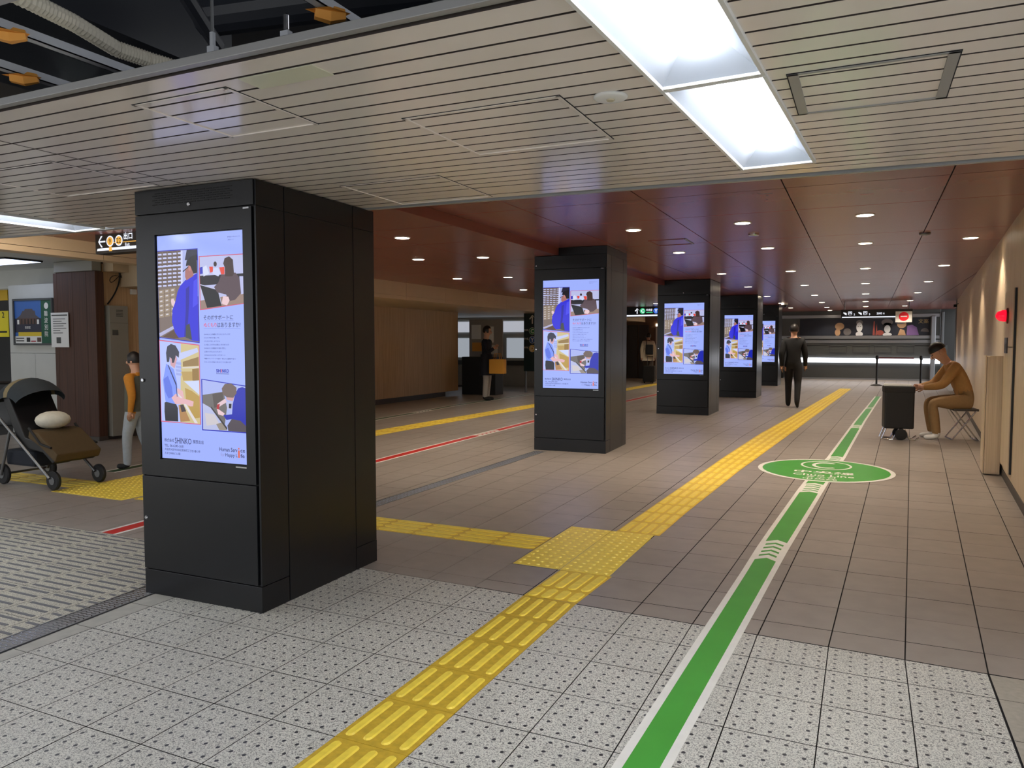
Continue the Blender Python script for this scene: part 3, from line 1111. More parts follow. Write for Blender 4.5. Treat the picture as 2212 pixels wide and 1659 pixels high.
MB().ball((0, 0, -0.06), 0.085, 14, 8).build('dome', M['glass_black'], t, smooth=True)

# ------------------------------------------------------------------ right wall
ang = math.atan2(0.065, 1.0)
wr = thing('wall_right', 'beige wood panelled wall along the right side', 'wall', (RWX(4.3), 4.3, 0), -ang, kind='structure')
LW = 21.5
MB().box(0.012, 0, 0, 0.30, LW, 2.9).build('backing', M['grout'], wr)
yy = 0.0
ws = [0.6, 0.45]
i = 0
while yy < LW - 0.1:
    w = ws[i % 2]
    MB().box(0, yy + 0.002, 0.09, 0.014, min(LW, yy + w) - 0.002, 2.74).build('panel', M['wood'], wr)
    yy += w
    i += 1
bb = MB(wr.matrix_basis).box(-0.006, 0, 0, 0.012, LW, 0.088)
tag(bb.build('baseboard_right', M['baseboard']), 'dark skirting along the right wood wall', 'baseboard', kind='structure')
# wall return and metal pillars past the end of the wood wall
mb = MB()
mb.box(2.42, 25.75, 0, 3.3, 26.05, 2.72)
tag(mb.build('wall_return', M['dark_grey']), 'dark wall end past the beige panels', 'wall', kind='structure')

# hydrant pillar box, lamp panel
t = thing('hydrant_box', 'waist-high wood-faced box standing against the right wall', 'box', (1.30, 9.72, 0), -ang)
MB().box(-0.085, -0.085, 0.012, 0.062, 0.30, 1.30).build('body', M['wood'], t, bevel=0.003)
MB().box(-0.10, -0.09, 0.02, -0.088, 0.30, 1.31).build('side_plate', M['wood'], t)
MB().box(-0.06, -0.096, 0.03, 0.06, -0.087, 1.305).build('front_plate', M['wood'], t)
t = thing('fire_cabinet', 'tall wood-faced cabinet on the right wall carrying the alarm lamp', 'cabinet', (RWX(9.25), 9.25, 0), -ang)
MB().box(-0.03, -0.55, 0.16, -0.002, 0.34, 1.40).build('lower_door', M['wood'], t, bevel=0.003)
MB().box(-0.03, -0.55, 1.41, -0.002, 0.34, 1.98).build('upper_door', M['wood'], t, bevel=0.003)
MB().box(-0.020, -0.568, 0.16, -0.002, -0.552, 1.98).build('dark_gap', M['black'], t)  # gap at the door edge, its darkness put in as a black strip
MB().box(-0.042, -0.12, 1.34, -0.03, 0.12, 1.50).build('glossy_plate', mat('smoked_plate', (70, 62, 62), 0.15, metal=0.4), t)
t = thing('alarm_lamp', 'red dome alarm lamp glowing on the right wall', 'lamp', (RWX(9.2) - 0.033, 9.2, 1.725), -ang)
t.scale = (0.8, 0.8, 0.8)
RX = Matrix.Rotation(-PI / 2, 4, 'Y')
MB().lathe([(0.10, 0.0), (0.10, 0.012), (0.085, 0.02)], 20, 0, RX).build('base_ring', mat('dark_red_ring', (104, 18, 24), 0.35), t)
MB().lathe([(0.075, 0.02), (0.075, 0.05), (0.066, 0.09), (0.045, 0.12), (0.015, 0.135)], 20, 0, RX).build('dome', mat('red_glow', (196, 10, 30), 0.15, emis=(255, 20, 50), estr=0.7), t, smooth=True)

# ------------------------------------------------------------------ far end: shutter, banner, signs
YE = 32.6
sh = thing('shutter', 'closed grey roller shutter at the far end of the corridor', 'shutter', (0.3, YE, 0))
mb = MB()
z = 0.06
while z < 1.32:
    mb.box(-3.3, 0.0, z, 2.5, 0.02, z + 0.026)
    mb.box(-3.3, 0.012, z + 0.026, 2.5, 0.03, z + 0.034)
    z += 0.034
mb.build('slats', M['shutter'], sh, kind='stuff')
MB().box(-3.3, -0.01, 0.0, 2.5, 0.03, 0.055).build('bottom_rail', M['steel'], sh)
for (a, b) in ((-0.75, -0.14), (0.02, 0.62), (-1.6, -0.95), (0.8, 1.4)):
    mb = MB()
    mb.box(a, -0.03, 1.045, b, -0.012, 1.07).box(a, -0.03, 1.315, b, -0.012, 1.34).box(a, -0.03, 1.07, a + 0.025, -0.012, 1.315).box(b - 0.025, -0.03, 1.07, b, -0.012, 1.315)
    mb.build('grille', M['dark_grey'], sh)
ls = MB().box(-3.0, -0.075, 0.66, 2.3, -0.03, 0.84)
ls.v = [p + Vector((0.3, YE, 0)) for p in ls.v]
tag(ls.build('light_strip', mat('white_light_strip', (255, 255, 255), 0.4, emis=(238, 243, 255), estr=2.6), loc=(0.0, YE - 0.05, 0.75)), 'bright white light strip across the grey shutter', 'light')
mb = MB()
mb.box(-3.3, YE - 0.12, 1.60, 2.55, YE + 0.05, 1.72).box(-3.3, YE - 0.05, 1.44, 2.55, YE + 0.05, 1.55).box(-3.3, YE - 0.10, 2.42, 2.55, YE + 0.05, 2.54).box(-3.3, YE, 1.3, 2.55, YE + 0.05, 2.75, 1)
tag(mb.build('trim_3', [M['steel'], M['shutter']], bevel=0.004), 'polished steel beams framing the banner above the shutter', 'trim', kind='structure')
tag(MB().box(-8.2, YE + 0.06, 0, 4, YE + 0.2, 2.8).build('wall_end', M['dark_grey']), 'dark end wall behind the shutter', 'wall', kind='structure')
for (x, w, h, lab) in ((2.30, 0.16, 2.45, 'steel pillar at the right end of the banner'), (2.60, 0.10, 2.6, 'dark rounded steel post beside the banner pillar')):
    t = thing('steel_pillar', lab, 'pillar', (x, YE - 0.25, 0), 0)
    MB().box(-w / 2, -0.08, 0, w / 2, 0.08, h).build('shaft', M['steel'] if w > 0.12 else M['steel_dark'], t, bevel=0.02)
    MB().box(-w / 2 - 0.01, -0.09, 0, w / 2 + 0.01, 0.09, 0.05).build('foot', M['steel_dark'], t)
# mural banner with stage puppets (simple shapes)
bn = thing('mural_banner', 'dark navy banner with pale stage puppets above the shutter', 'banner', (0.2, YE - 0.06, 1.73))
MB().box(-2.6, 0, 0, 2.0, 0.02, 0.66).build('cloth', mat('banner_navy', (34, 38, 50), 0.4), bn)
figs = MB()
cols = ['puppet_white', 'puppet_tan', 'puppet_red', 'puppet_purple', 'puppet_grey']
cm = [mat('puppet_white', (206, 208, 212), .5), mat('puppet_tan', (176, 142, 108), .5), mat('puppet_red', (150, 74, 64), .5), mat('puppet_purple', (122, 92, 146), .5), mat('puppet_grey', (112, 108, 108), .5), mat('puppet_black', (16, 16, 20), .5), mat('banner_gold', (172, 156, 110), .5)]


def fig_done(n):
    global figs
    figs.build(n, cm, bn)
    figs = MB()


def el(cx, cz, rx, rz, mi, lay, n=18, a0=0, a1=2 * PI):
    pts = [(cx + rx * math.cos(a0 + (a1 - a0) * i / n), -0.002 - lay * 0.0015, cz + rz * math.sin(a0 + (a1 - a0) * i / n)) for i in range(n)]
    figs.poly(pts, mi)


el(-1.13, 0.36, 0.17, 0.14, 1, 1)
el(-1.2, 0.12, 0.10, 0.14, 1, 1)
fig_done('puppet')
el(-0.42, 0.32, 0.11, 0.19, 0, 2)
el(-0.42, 0.50, 0.12, 0.10, 4, 1)
el(-0.46, 0.34, 0.03, 0.012, 5, 3)
el(-0.38, 0.34, 0.03, 0.012, 5, 3)
el(-0.42, 0.05, 0.13, 0.10, 0, 1)
fig_done('puppet')
el(-0.85, 0.14, 0.14, 0.14, 4, 1)
fig_done('puppet')
figs.poly([(0.05, -0.004, 0.0), (0.13, -0.004, 0.0), (0.12, -0.004, 0.54), (0.08, -0.004, 0.54)], 2)
figs.poly([(0.15, -0.004, 0.0), (0.22, -0.004, 0.0), (0.19, -0.004, 0.46)], 2)
el(0.31, 0.10, 0.13, 0.10, 2, 2)
fig_done('puppet')
el(0.56, 0.24, 0.11, 0.15, 0, 3)
el(0.55, 0.50, 0.20, 0.13, 4, 2)
el(0.56, 0.34, 0.17, 0.15, 5, 2)
el(0.56, 0.03, 0.16, 0.07, 0, 1)
fig_done('puppet')
el(1.05, 0.42, 0.16, 0.15, 1, 2)
el(1.0, 0.46, 0.15, 0.03, 4, 3)
figs.poly([(0.92, -0.005, 0.0), (1.2, -0.005, 0.0), (1.14, -0.005, 0.2), (1.0, -0.005, 0.24)], 1)
figs.poly([(1.22, -0.004, 0.0), (1.64, -0.004, 0.0), (1.56, -0.004, 0.3), (1.40, -0.004, 0.40), (1.24, -0.004, 0.36)], 3)
fig_done('puppet')
el(1.83, 0.12, 0.14, 0.15, 4, 1, 18, 0, PI)
fig_done('puppet_hat')
put_text(figs, '文楽', 0.17, front(1.78, -0.004, 0.53), 6, bold=0.01)

fig_done('lettering')

# hanging direction sign, far end
SIGNW = em('sign_white_glow', (238, 242, 255), 1.1)
t = thing('hanging_sign', 'long black hanging sign with white symbols at the far end', 'sign', (0.29, 26.0, 2.2))
MB().box(-1.0, 0, 0, 1.0, 0.12, 0.28).build('case', M['sign_black'], t, bevel=0.006)
for x in (-0.9, 0.9):
    MB().tube([(x, 0.06, 0.28), (x, 0.06, 0.5)], 0.015, 8).build('hanger', M['steel_dark'], t)
mb = MB().box(-0.97, -0.006, 0.025, 0.97, -0.002, 0.06)
for (x, s) in ((-0.78, '2'), (-0.35, '3')):
    put_text(mb, '↰', 0.10, front(x - 0.11, -0.004, 0.16), bold=0.02)
    put_text(mb, '四', 0.11, front(x + 0.04, -0.004, 0.165), bold=0.02)
    put_text(mb, s, 0.06, front(x + 0.16, -0.004, 0.13), bold=0.02)
put_text(mb, '2003 6', 0.06, front(0.12, -0.004, 0.15), bold=0.02)
mb.build('lettering', SIGNW, t)
t = thing('no_entry_sign', 'white square plate with red no entry disc under the far sign', 'sign', (1.045, 25.93, 2.07))
MB().box(-0.225, 0, 0, 0.225, 0.02, 0.33).build('plate', M['white'], t)
mb = MB()
mb.lathe([(0.135, 0), (0.135, 0.004)], 28, 0, Matrix.Translation((0, -0.001, 0.175)) @ Matrix.Rotation(PI / 2, 4, 'X'))
mb.build('red_disc', mat('no_entry_red', (206, 26, 40), 0.4, emis=(206, 26, 40), estr=0.15), t)
MB().box(-0.085, -0.008, 0.16, 0.085, -0.0055, 0.19).build('white_bar', M['white'], t)

# belt stanchion
t = thing('belt_stanchion', 'black belt barrier post standing before the shutter', 'stanchion', (0.373, 28.2, 0))
MB().lathe([(0.18, 0.0), (0.18, 0.015), (0.10, 0.05), (0.03, 0.06)], 24).build('base', M['black'], t)
MB().lathe([(0.03, 0.05), (0.03, 0.90)], 14).build('post', M['black'], t)
MB().lathe([(0.045, 0.88), (0.05, 0.90), (0.05, 1.0), (0.04, 1.02)], 14).build('head', M['black'], t)
MB().box(0.04, -0.004, 0.91, 1.10, 0.004, 0.96).build('belt', mat('belt_red', (120, 52, 56), .6), t)
t = thing('belt_stanchion', 'second black barrier post holding the other end of the belt', 'stanchion', (1.68, 28.2, 0))
MB().lathe([(0.18, 0.0), (0.18, 0.015), (0.10, 0.05), (0.03, 0.06)], 24).build('base', M['black'], t)
MB().lathe([(0.03, 0.05), (0.03, 0.90)], 14).build('post', M['black'], t)
MB().lathe([(0.045, 0.88), (0.05, 0.90), (0.05, 1.0), (0.04, 1.02)], 14).build('head', M['black'], t)

# ------------------------------------------------------------------ advertising screen picture (flat print on the displays)
SC = {}
SCM = []


def sc(rgb):
    if rgb not in SC:
        SC[rgb] = len(SCM)
        SCM.append(em('screen_colour_%d' % len(SCM), rgb, 1.0))
    return SC[rgb]


art = MB()
_lay = [0]


def uv_(X, Y, a):
    if a == 1:
        px, py = 330 + X / 6.143, 490 + Y / 6.144
    elif a == 2:
        px, py = 330 + X / 5.624, 720 + Y / 5.624
    else:
        return X, Y
    u = (px - 337.5) / 193.5
    return u, (py - (507 - 13 * u)) / (482 + 30 * u)


def ap(a, rgb, *pts):
    """one flat coloured shape of the advert; points in sketch units a"""
    _lay[0] += 1
    yl = -0.00006 * _lay[0]
    P = []
    for p in pts:
        u, v = uv_(p[0], p[1], a)
        P.append((min(1, max(0, u)), yl, 1 - min(1, max(0, v))))
    art.poly(P, sc(rgb))


def ae(a, rgb, cx, cy, rx, ry, rot=0.0, n=18):
    c, s = math.cos(rot), math.sin(rot)
    ap(a, rgb, *[(cx + rx * math.cos(t) * c - ry * math.sin(t) * s, cy + rx * math.cos(t) * s + ry * math.sin(t) * c) for t in [2 * PI * i / n for i in range(n)]])


def at_text(rgb, body, u, v, h, w=None, align='L', bold=0.0, asp=1.95):
    """lettering; u,v centre line in screen fractions, h height fraction, w width fraction"""
    _lay[0] += 1
    T = Matrix(((1, 0, 0, u), (0, 0, -1, -0.00006 * _lay[0]), (0, 1, 0, 1 - v), (0, 0, 0, 1)))
    vs, fs = text_geo(body, h, align, bold, w if w else None)
    if not w and vs:
        vs = [(p[0] * asp, p[1], p[2]) for p in vs]
    art.add(vs, fs, sc(rgb), T)


BG = (160, 178, 253)
ap(0, BG, (0, 0), (1, 0), (1, 1), (0, 1))
# photo A: man in blue at a wall of small drawers
BL, RD = (24, 26, 178), (206, 84, 108)
ap(1, BL, (48, 297), (622, 265), (622, 1525), (48, 1451))
ap(1, (120, 104, 98), (48, 308), (614, 278), (614, 1512), (48, 1440))
ap(1, (172, 180, 232), (400, 290), (614, 280), (614, 900), (395, 900))
ap(1, (40, 38, 58), (470, 285), (614, 280), (614, 420), (440, 420))
for r in range(9):
    for q in range(5):
        x0, y0 = 52 + 72 * q - r * 1.0, 318 + 52 * r - 5 * q
        ap(1, (94, 76, 68), (x0, y0), (x0 + 64, y0 - 4), (x0 + 64, y0 + 44), (x0, y0 + 46))
        ap(1, (196, 200, 240), (x0 + 4, y0 + 20), (x0 + 56, y0 + 16), (x0 + 58, y0 + 40), (x0 + 4, y0 + 42))
ap(1, (190, 198, 244), (52, 500), (380, 480), (380, 496), (52, 520))
ap(1, (208, 212, 250), (388, 292), (414, 290), (402, 820), (378, 820))
for r in range(6):
    for q in range(3):
        x0, y0 = 56 + 84 * q, 820 + 62 * r - 12 * q
        ap(1, (150, 132, 112), (x0, y0), (x0 + 76, y0 - 10), (x0 + 76, y0 + 46), (x0, y0 + 54))
        ap(1, (206, 200, 206), (x0 + 16, y0 + 14), (x0 + 52, y0 + 8), (x0 + 52, y0 + 26), (x0 + 16, y0 + 32))
ap(1, (176, 176, 214), (50, 1390), (260, 1290), (270, 1330), (60, 1436))
ap(1, (88, 62, 52), (100, 1436), (270, 1340), (330, 1460), (260, 1464))
ae(1, (226, 196, 204), 268, 990, 30, 62, -0.35)
ap(1, (40, 38, 214), (370, 760), (440, 690), (520, 640), (614, 590), (614, 1500), (520, 1490), (430, 1440), (330, 1450), (280, 1380), (240, 1240), (250, 1080), (300, 960), (330, 840))
ap(1, (28, 24, 160), (450, 800), (500, 760), (490, 1000), (470, 1230), (440, 1440), (410, 1440), (440, 1100))
ap(1, (66, 66, 236), (560, 700), (614, 660), (614, 1000), (540, 1050))
ap(1, (60, 66, 66), (440, 1290), (490, 1260), (520, 1480), (430, 1450))
ap(1, (168, 110, 106), (446, 560), (500, 480), (560, 520), (560, 630), (460, 690), (442, 640))
ap(1, (30, 26, 34), (456, 500), (470, 430), (520, 380), (590, 350), (614, 350), (614, 590), (560, 600), (530, 520), (500, 490))
ae(1, (196, 130, 124), 510, 530, 18, 36)
ap(1, (20, 20, 30), (410, 566), (490, 506), (492, 516), (414, 580))
# photo B: woman at a laptop
ap(1, RD, (640, 370), (1236, 341), (1236, 1005), (640, 1088))
ap(1, (186, 190, 232), (650, 380), (1236, 351), (1236, 995), (650, 1074))
ap(1, (30, 26, 34), (650, 630), (1236, 600), (1236, 720), (650, 760))
ap(1, (150, 126, 116), (650, 960), (1236, 860), (1236, 995), (650, 1074))
ap(1, (52, 60, 190), (650, 520), (690, 510), (690, 600), (650, 610))
ap(1, (214, 220, 246), (690, 520), (740, 490), (780, 600), (700, 640))
ap(1, (226, 74, 60), (780, 510), (830, 510), (830, 580), (790, 590))
ap(1, (226, 74, 60), (915, 520), (985, 515), (985, 610), (940, 615))
ap(1, (206, 212, 246), (840, 530), (900, 520), (930, 600), (900, 640), (820, 600))
ae(1, (60, 46, 48), 862, 475, 22, 34)
ap(1, (190, 192, 226), (650, 740), (840, 790), (900, 820), (940, 1010), (650, 860))
ap(1, (18, 17, 24), (650, 752), (890, 822), (936, 1030), (740, 1056))
ap(1, (88, 70, 78), (940, 620), (1130, 590), (1180, 660), (1200, 860), (1120, 950), (1040, 970), (1000, 880), (880, 850), (840, 780), (900, 720))
ap(1, (66, 48, 46), (970, 470), (990, 400), (1050, 375), (1100, 420), (1110, 600), (1090, 640), (990, 640), (990, 520))
ap(1, (232, 200, 206), (960, 900), (1030, 910), (1046, 960), (1010, 1024), (950, 1010), (940, 990))
ap(1, (186, 190, 232), (1180, 640), (1236, 640), (1236, 870), (1200, 880))
# headline
at_text((46, 48, 92), 'そのITサポートに', 0.54, 0.367, 0.021, 0.335, bold=0.006)
ap(0, (112, 126, 214), (0.54, 0.3815), (0.88, 0.3815), (0.88, 0.3827), (0.54, 0.3827))
at_text((222, 86, 110), 'ぬくもり', 0.54, 0.400, 0.020, 0.148, bold=0.012)
at_text((46, 48, 92), 'はありますか?', 0.694, 0.400, 0.022, 0.262, bold=0.006)
ap(0, (112, 126, 214), (0.54, 0.4155), (0.955, 0.4155), (0.955, 0.4167), (0.54, 0.4167))
LINES = ['SHINKOには機器を守る人たちがいます', 'どれだけ時代が進んでも', 'どれだけIT化しようとも', '人の役に人の手が必要なときがあります', 'SHINKOには機器の不調を予防し', '企業から守る人たちがいます', 'SHINKOの人が働くITサポート', '機器やネットワークの設計・導入から運用保守まで', 'わたしたちの技術と共にまごころを届けます']
WD = [0.30, 0.175, 0.18, 0.285, 0.25, 0.20, 0.24, 0.355, 0.305]
for i, (s, w) in enumerate(zip(LINES, WD)):
    at_text((58, 62, 118), s, 0.54, 0.440 + 0.0151 * i, 0.0074, w, bold=0.004)
at_text((34, 44, 170), 'SH', 0.672, 0.5985, 0.0155, 0.052, bold=0.035)
ap(0, (226, 84, 110), (0.727, 0.591), (0.735, 0.591), (0.735, 0.606), (0.727, 0.606))
at_text((34, 44, 170), 'NKO', 0.739, 0.5985, 0.0155, 0.078, bold=0.035)
ap(0, (60, 66, 140), (0.672, 0.610), (0.816, 0.610), (0.816, 0.6125), (0.672, 0.6125))
# photo C: worker among shelves
ap(2, (214, 92, 116), (42, 58), (570, 122), (566, 1108), (42, 1064))
ap(2, (178, 192, 250), (48, 70), (562, 133), (556, 1098), (48, 1054))
ap(2, (206, 190, 140), (330, 106), (562, 133), (556, 1098), (300, 1070))
ap(2, (196, 204, 244), (280, 230), (540, 160), (556, 210), (290, 320))
ap(2, (150, 122, 76), (350, 330), (556, 270), (556, 380), (350, 390))
ap(2, (214, 206, 196), (340, 396), (556, 386), (556, 410), (340, 412))
ap(2, (186, 156, 92), (330, 450), (470, 450), (470, 560), (350, 560))
ap(2, (150, 118, 62), (470, 420), (556, 410), (556, 580), (470, 560))
ap(2, (204, 214, 252), (360, 570), (556, 560), (556, 740))
ap(2, (184, 152, 76), (370, 650), (460, 690), (556, 760), (556, 1020), (480, 1030), (420, 900), (380, 800))
ap(2, (222, 216, 220), (270, 720), (300, 720), (530, 1090), (490, 1090))
ap(2, (176, 132, 84), (280, 860), (340, 860), (430, 1060), (300, 1070))
ap(2, (64, 52, 60), (300, 860), (345, 855), (380, 940), (320, 950))
for r in range(4):
    ap(2, (158, 170, 232), (255, 330 + 44 * r), (330, 340 + 44 * r), (330, 370 + 44 * r), (262, 360 + 44 * r))
ap(2, (34, 34, 48), (96, 830), (130, 818), (250, 850), (272, 900), (272, 1066), (100, 1056), (92, 940))
ap(2, (124, 150, 246), (130, 350), (230, 420), (262, 560), (272, 640), (258, 720), (240, 850), (110, 820), (80, 560), (100, 480))
ap(2, (92, 116, 226), (90, 540), (150, 500), (200, 640), (210, 760), (150, 780), (110, 700))
ap(2, (226, 178, 186), (190, 770), (250, 720), (300, 770), (420, 800), (480, 820), (470, 880), (430, 880), (380, 850), (240, 850))
ap(2, (226, 178, 186), (270, 650), (340, 690), (360, 780), (330, 770), (270, 710))
ap(2, (206, 158, 170), (180, 280), (260, 230), (275, 300), (240, 410), (190, 370))
ap(2, (50, 52, 70), (132, 220), (150, 140), (200, 110), (260, 130), (306, 210), (300, 280), (262, 250), (236, 340), (210, 345), (205, 290), (180, 270), (170, 330), (140, 330))
ap(2, (40, 44, 96), (150, 370), (160, 366), (262, 600), (270, 760), (262, 760), (252, 620))
# photo D: man repairing a machine
ap(2, (26, 32, 178), (584, 540), (1140, 628), (1140, 1217), (582, 1176))
ap(2, (170, 182, 240), (596, 552), (1140, 640), (1140, 1205), (594, 1164))
ap(2, (110, 106, 106), (596, 740), (860, 700), (900, 900), (860, 1160), (596, 1100))
ap(2, (86, 78, 76), (720, 730), (850, 710), (860, 860), (740, 900))
ap(2, (184, 190, 228), (594, 840), (700, 900), (900, 1180), (594, 1164))
ap(2, (206, 200, 206), (620, 960), (740, 980), (800, 1100), (640, 1120))
ap(2, (150, 140, 130), (760, 1100), (840, 1080), (900, 1180), (800, 1176))
ap(2, (60, 56, 60), (690, 890), (706, 884), (900, 1150), (890, 1170))
ap(2, (84, 76, 86), (900, 1120), (960, 1030), (1140, 1060), (1140, 1205), (910, 1186))
ap(2, (34, 44, 176), (1040, 660), (1090, 645), (1140, 660), (1140, 1130), (1060, 1060), (960, 1040), (890, 1050), (850, 990), (960, 980), (970, 860), (1000, 740))
ap(2, (186, 190, 226), (900, 830), (970, 830), (960, 920), (900, 916))
ap(2, (20, 20, 28), (924, 850), (956, 850), (952, 908), (922, 906))
ap(2, (206, 158, 160), (890, 760), (990, 770), (970, 820), (900, 800))
ap(2, (112, 96, 92), (840, 660), (880, 605), (960, 600), (1020, 650), (1020, 720), (980, 775), (900, 770), (850, 730))
ap(2, (226, 196, 206), (780, 850), (880, 785), (900, 830), (830, 870), (790, 900))
ap(2, (232, 200, 208), (770, 900), (870, 970), (850, 1000), (790, 980))
ap(2, (176, 44, 56), (776, 860), (812, 850), (800, 920), (770, 910))
# footer
at_text((46, 48, 96), '株式会社', 0.037, 0.9165, 0.0165, 0.118, bold=0.006)
at_text((40, 42, 90), 'SHINKO', 0.165, 0.9165, 0.0265, 0.20, bold=0.004)
at_text((46, 48, 96), '関西支店', 0.385, 0.9165, 0.0165, 0.125, bold=0.006)
at_text((46, 48, 96), 'TEL. 06-6245-2631', 0.037, 0.941, 0.0115, 0.235, bold=0.004)
at_text((46, 48, 96), '大阪府大阪市中央区南本町三丁目1番12号', 0.037, 0.9585, 0.0115, 0.43, bold=0.004)
at_text((46, 48, 96), 'カネセ中央ビル3階', 0.037, 0.976, 0.0115, 0.19, bold=0.004)
at_text((52, 54, 98), 'Human Serv', 0.69, 0.940, 0.018, 0.205, bold=0.01)
at_text((52, 54, 98), 'ce', 0.93, 0.942, 0.0125, 0.05, bold=0.01)
at_text((150, 152, 214), 'for', 0.705, 0.963, 0.0165, 0.045, bold=0.006)
at_text((52, 54, 98), 'Happy L', 0.758, 0.9655, 0.019, 0.138, bold=0.01)
at_text((52, 54, 98), 'fe', 0.93, 0.963, 0.0165, 0.045, bold=0.01)
ap(0, (222, 104, 84), (0.902, 0.94), (0.922, 0.94), (0.922, 0.972), (0.902, 0.972))
ap(0, (222, 104, 84), (0.905, 0.929), (0.919, 0.929), (0.919, 0.9365), (0.905, 0.9365))
for r in range(2):
    at_text((70, 74, 140), ['無料相談のお申込みはこちら', 'ご案内ページ'][r], 0.83, 0.026 + 0.012 * r, 0.0058, [0.14, 0.07][r])
for i_, m_ in enumerate(SCM):
    if i_:
        m_.cycles.emission_sampling = 'NONE'
art_mesh = art.build('screen_image', SCM).data
bpy.data.objects.remove(bpy.data.objects['screen_image'])


# ------------------------------------------------------------------ kiosks wrapped around the columns
def lock(parent, x, z, y=-0.001):
    T = Matrix.Translation((x, y, z)) @ Matrix.Rotation(PI / 2, 4, 'X')
    MB().lathe([(0.011, -0.002), (0.011, 0.006), (0.008, 0.009), (0.003, 0.009)], 12, 0, T).build('lock', M['silver'], parent)


def kiosk(label, loc, rz, Wd, D, H, zp, zl, zt, scr, seams, locks, neck=None):
    t = thing('display_kiosk', label, 'kiosk', (loc[0], loc[1], 0), rz, 'black screen kiosks around the columns')
    h = Wd / 2
    MB().box(-h + 0.014, 0.016, 0.0, h - 0.014, D - 0.014, H - 0.004).build('core', M['kiosk_gap'], t)
    MB().box(-h, 0, 0.0, h, seams[0] - 0.003, zp - 0.004).build('plinth', M['kiosk'], t, bevel=0.002)
    MB().box(-h, seams[1] + 0.003, 0.0, h, D, zp - 0.004).build('plinth', M['kiosk'], t, bevel=0.002)
    ld = MB().box(-h + 0.002, -0.004, zp + 0.003, h - 0.024, 0.018, zl - 0.004).build('lower_door', M['kiosk'], t, bevel=0.002)
    lock(ld, -h + 0.03, lerp(zp, zl, 0.55), -0.004)
    x0, x1, z0, z1 = scr
    fr = MB()
    a, b, c, d = -h + 0.002, h - 0.024, zl + 0.003, zt - 0.004
    fr.box(a, -0.004, c, b, 0.018, z0)
    fr.box(a, -0.004, z1, b, 0.018, d)
    fr.box(a, -0.004, z0, x0, 0.018, z1)
    fr.box(x1, -0.004, z0, b, 0.018, z1)
    sd = fr.build('screen_door', M['kiosk'], t)
    lock(sd, -h + 0.03, lerp(c, d, 0.37), -0.004)
    MB().box(b - 0.055, -0.006, d - 0.012, b - 0.015, -0.004, d - 0.003).build('label_plate', M['silver'], sd)
    MB().box(x0 - 0.001, 0.008, z0 - 0.001, x1 + 0.001, 0.017, z1 + 0.001).build('screen_glass', M['glass_black'], sd)
    o = bpy.data.objects.new('screen_image', art_mesh)
    C.objects.link(o)
    o.parent = sd
    e = 0.006
    o.location = (x0 + e, 0.0075, z0 + e)
    o.scale = (x1 - x0 - 2 * e, 0.25, z1 - z0 - 2 * e)
    o['label'] = 'lit advertising screen with four photos and Japanese text'
    MB().box(x1 - 0.075, -0.006, z0 - 0.012, x1, -0.002, z0 - 0.005).build('label_plate', M['silver'], sd)
    tpz = H - 0.004
    tpn = MB().box(-h + 0.002, -0.006, zt + 0.003, h - 0.01, 0.018, tpz).build('top_panel', M['kiosk'], t, bevel=0.002)
    vz = MB()
    zc = lerp(zt, min(tpz, zt + 0.15), 0.62)
    for r in range(6):
        for q in range(12):
            xx = -h + 0.14 + (Wd * 0.66) * (q + 0.4 * (r % 2)) / 12
            vz.box(xx, -0.0075, zc + 0.012 * (r - 3), xx + Wd * 0.042, -0.005, zc + 0.012 * (r - 3) + 0.0045)
    vz.build('vent_slots', M['kiosk_gap'], tpn)
    lock(tpn, *locks, -0.006)
    # sides: three panels each, with a seam level with the door top
    ys = [0.0, seams[0], seams[1], D]
    for sx in (-1, 1):
        for k in range(3):
            ya, yb = ys[k] + 0.003, ys[k + 1] - 0.003
            xa, xb = (h - 0.012, h) if sx > 0 else (-h, -h + 0.012)
            zb = zp if k != 1 else 0.0
            MB().box(xa, ya, zb, xb, yb, zt - 0.001).build('side_panel', M['kiosk'], t, bevel=0.0015)
            MB().box(xa, ya, zt + 0.001, xb, yb, H - 0.004).build('side_panel', M['kiosk'], t, bevel=0.0015)
    MB().box(-h + 0.003, D - 0.012, zp, h - 0.003, D, H - 0.004).build('back_panel', M['kiosk'], t)
    if neck:
        MB().box(neck[0], 0.02, H, h - 0.004, D - 0.01, neck[1]).build('neck', M['kiosk'], t, bevel=0.002)
    return t


kiosk('nearest and largest black kiosk, advert screen facing the camera', (-3.325, 3.02), math.radians(1.2), 0.87, 1.08, 2.303, 0.145, 0.69, 2.165, (-0.289, 0.349, 0.79, 2.05), (0.22, 0.85), (-0.02, 2.20))
kiosk('second black kiosk from the camera, narrow neck up to the maroon ceiling', (-3.535, 9.36), math.radians(2.0), 1.0, 1.04, 2.598, 0.17, 0.735, 2.42, (-0.385, 0.40, 0.838, 2.28), (0.21, 0.82), (-0.47, 2.47), neck=(-0.27, 2.698))
kiosk('third black kiosk from the camera, steel grey side lit by lamps', (-3.315, 15.2), 0.0, 1.05, 1.15, 2.698, 0.16, 0.70, 2.40, (-0.39, 0.415, 0.81, 2.245), (0.22, 0.9), (0.0, 2.44))
kiosk('fourth black kiosk from the camera, partly behind the third', (-3.035, 20.6), 0.0, 0.95, 1.1, 2.698, 0.16, 0.70, 2.34, (-0.37, 0.37, 0.80, 2.18), (0.22, 0.88), (0.0, 2.40))
kiosk('farthest black kiosk, only its right half visible', (-3.10, 26.6), 0.0, 0.95, 1.1, 2.698, 0.16, 0.70, 2.34, (-0.37, 0.37, 0.80, 2.18), (0.22, 0.88), (0.0, 2.40))

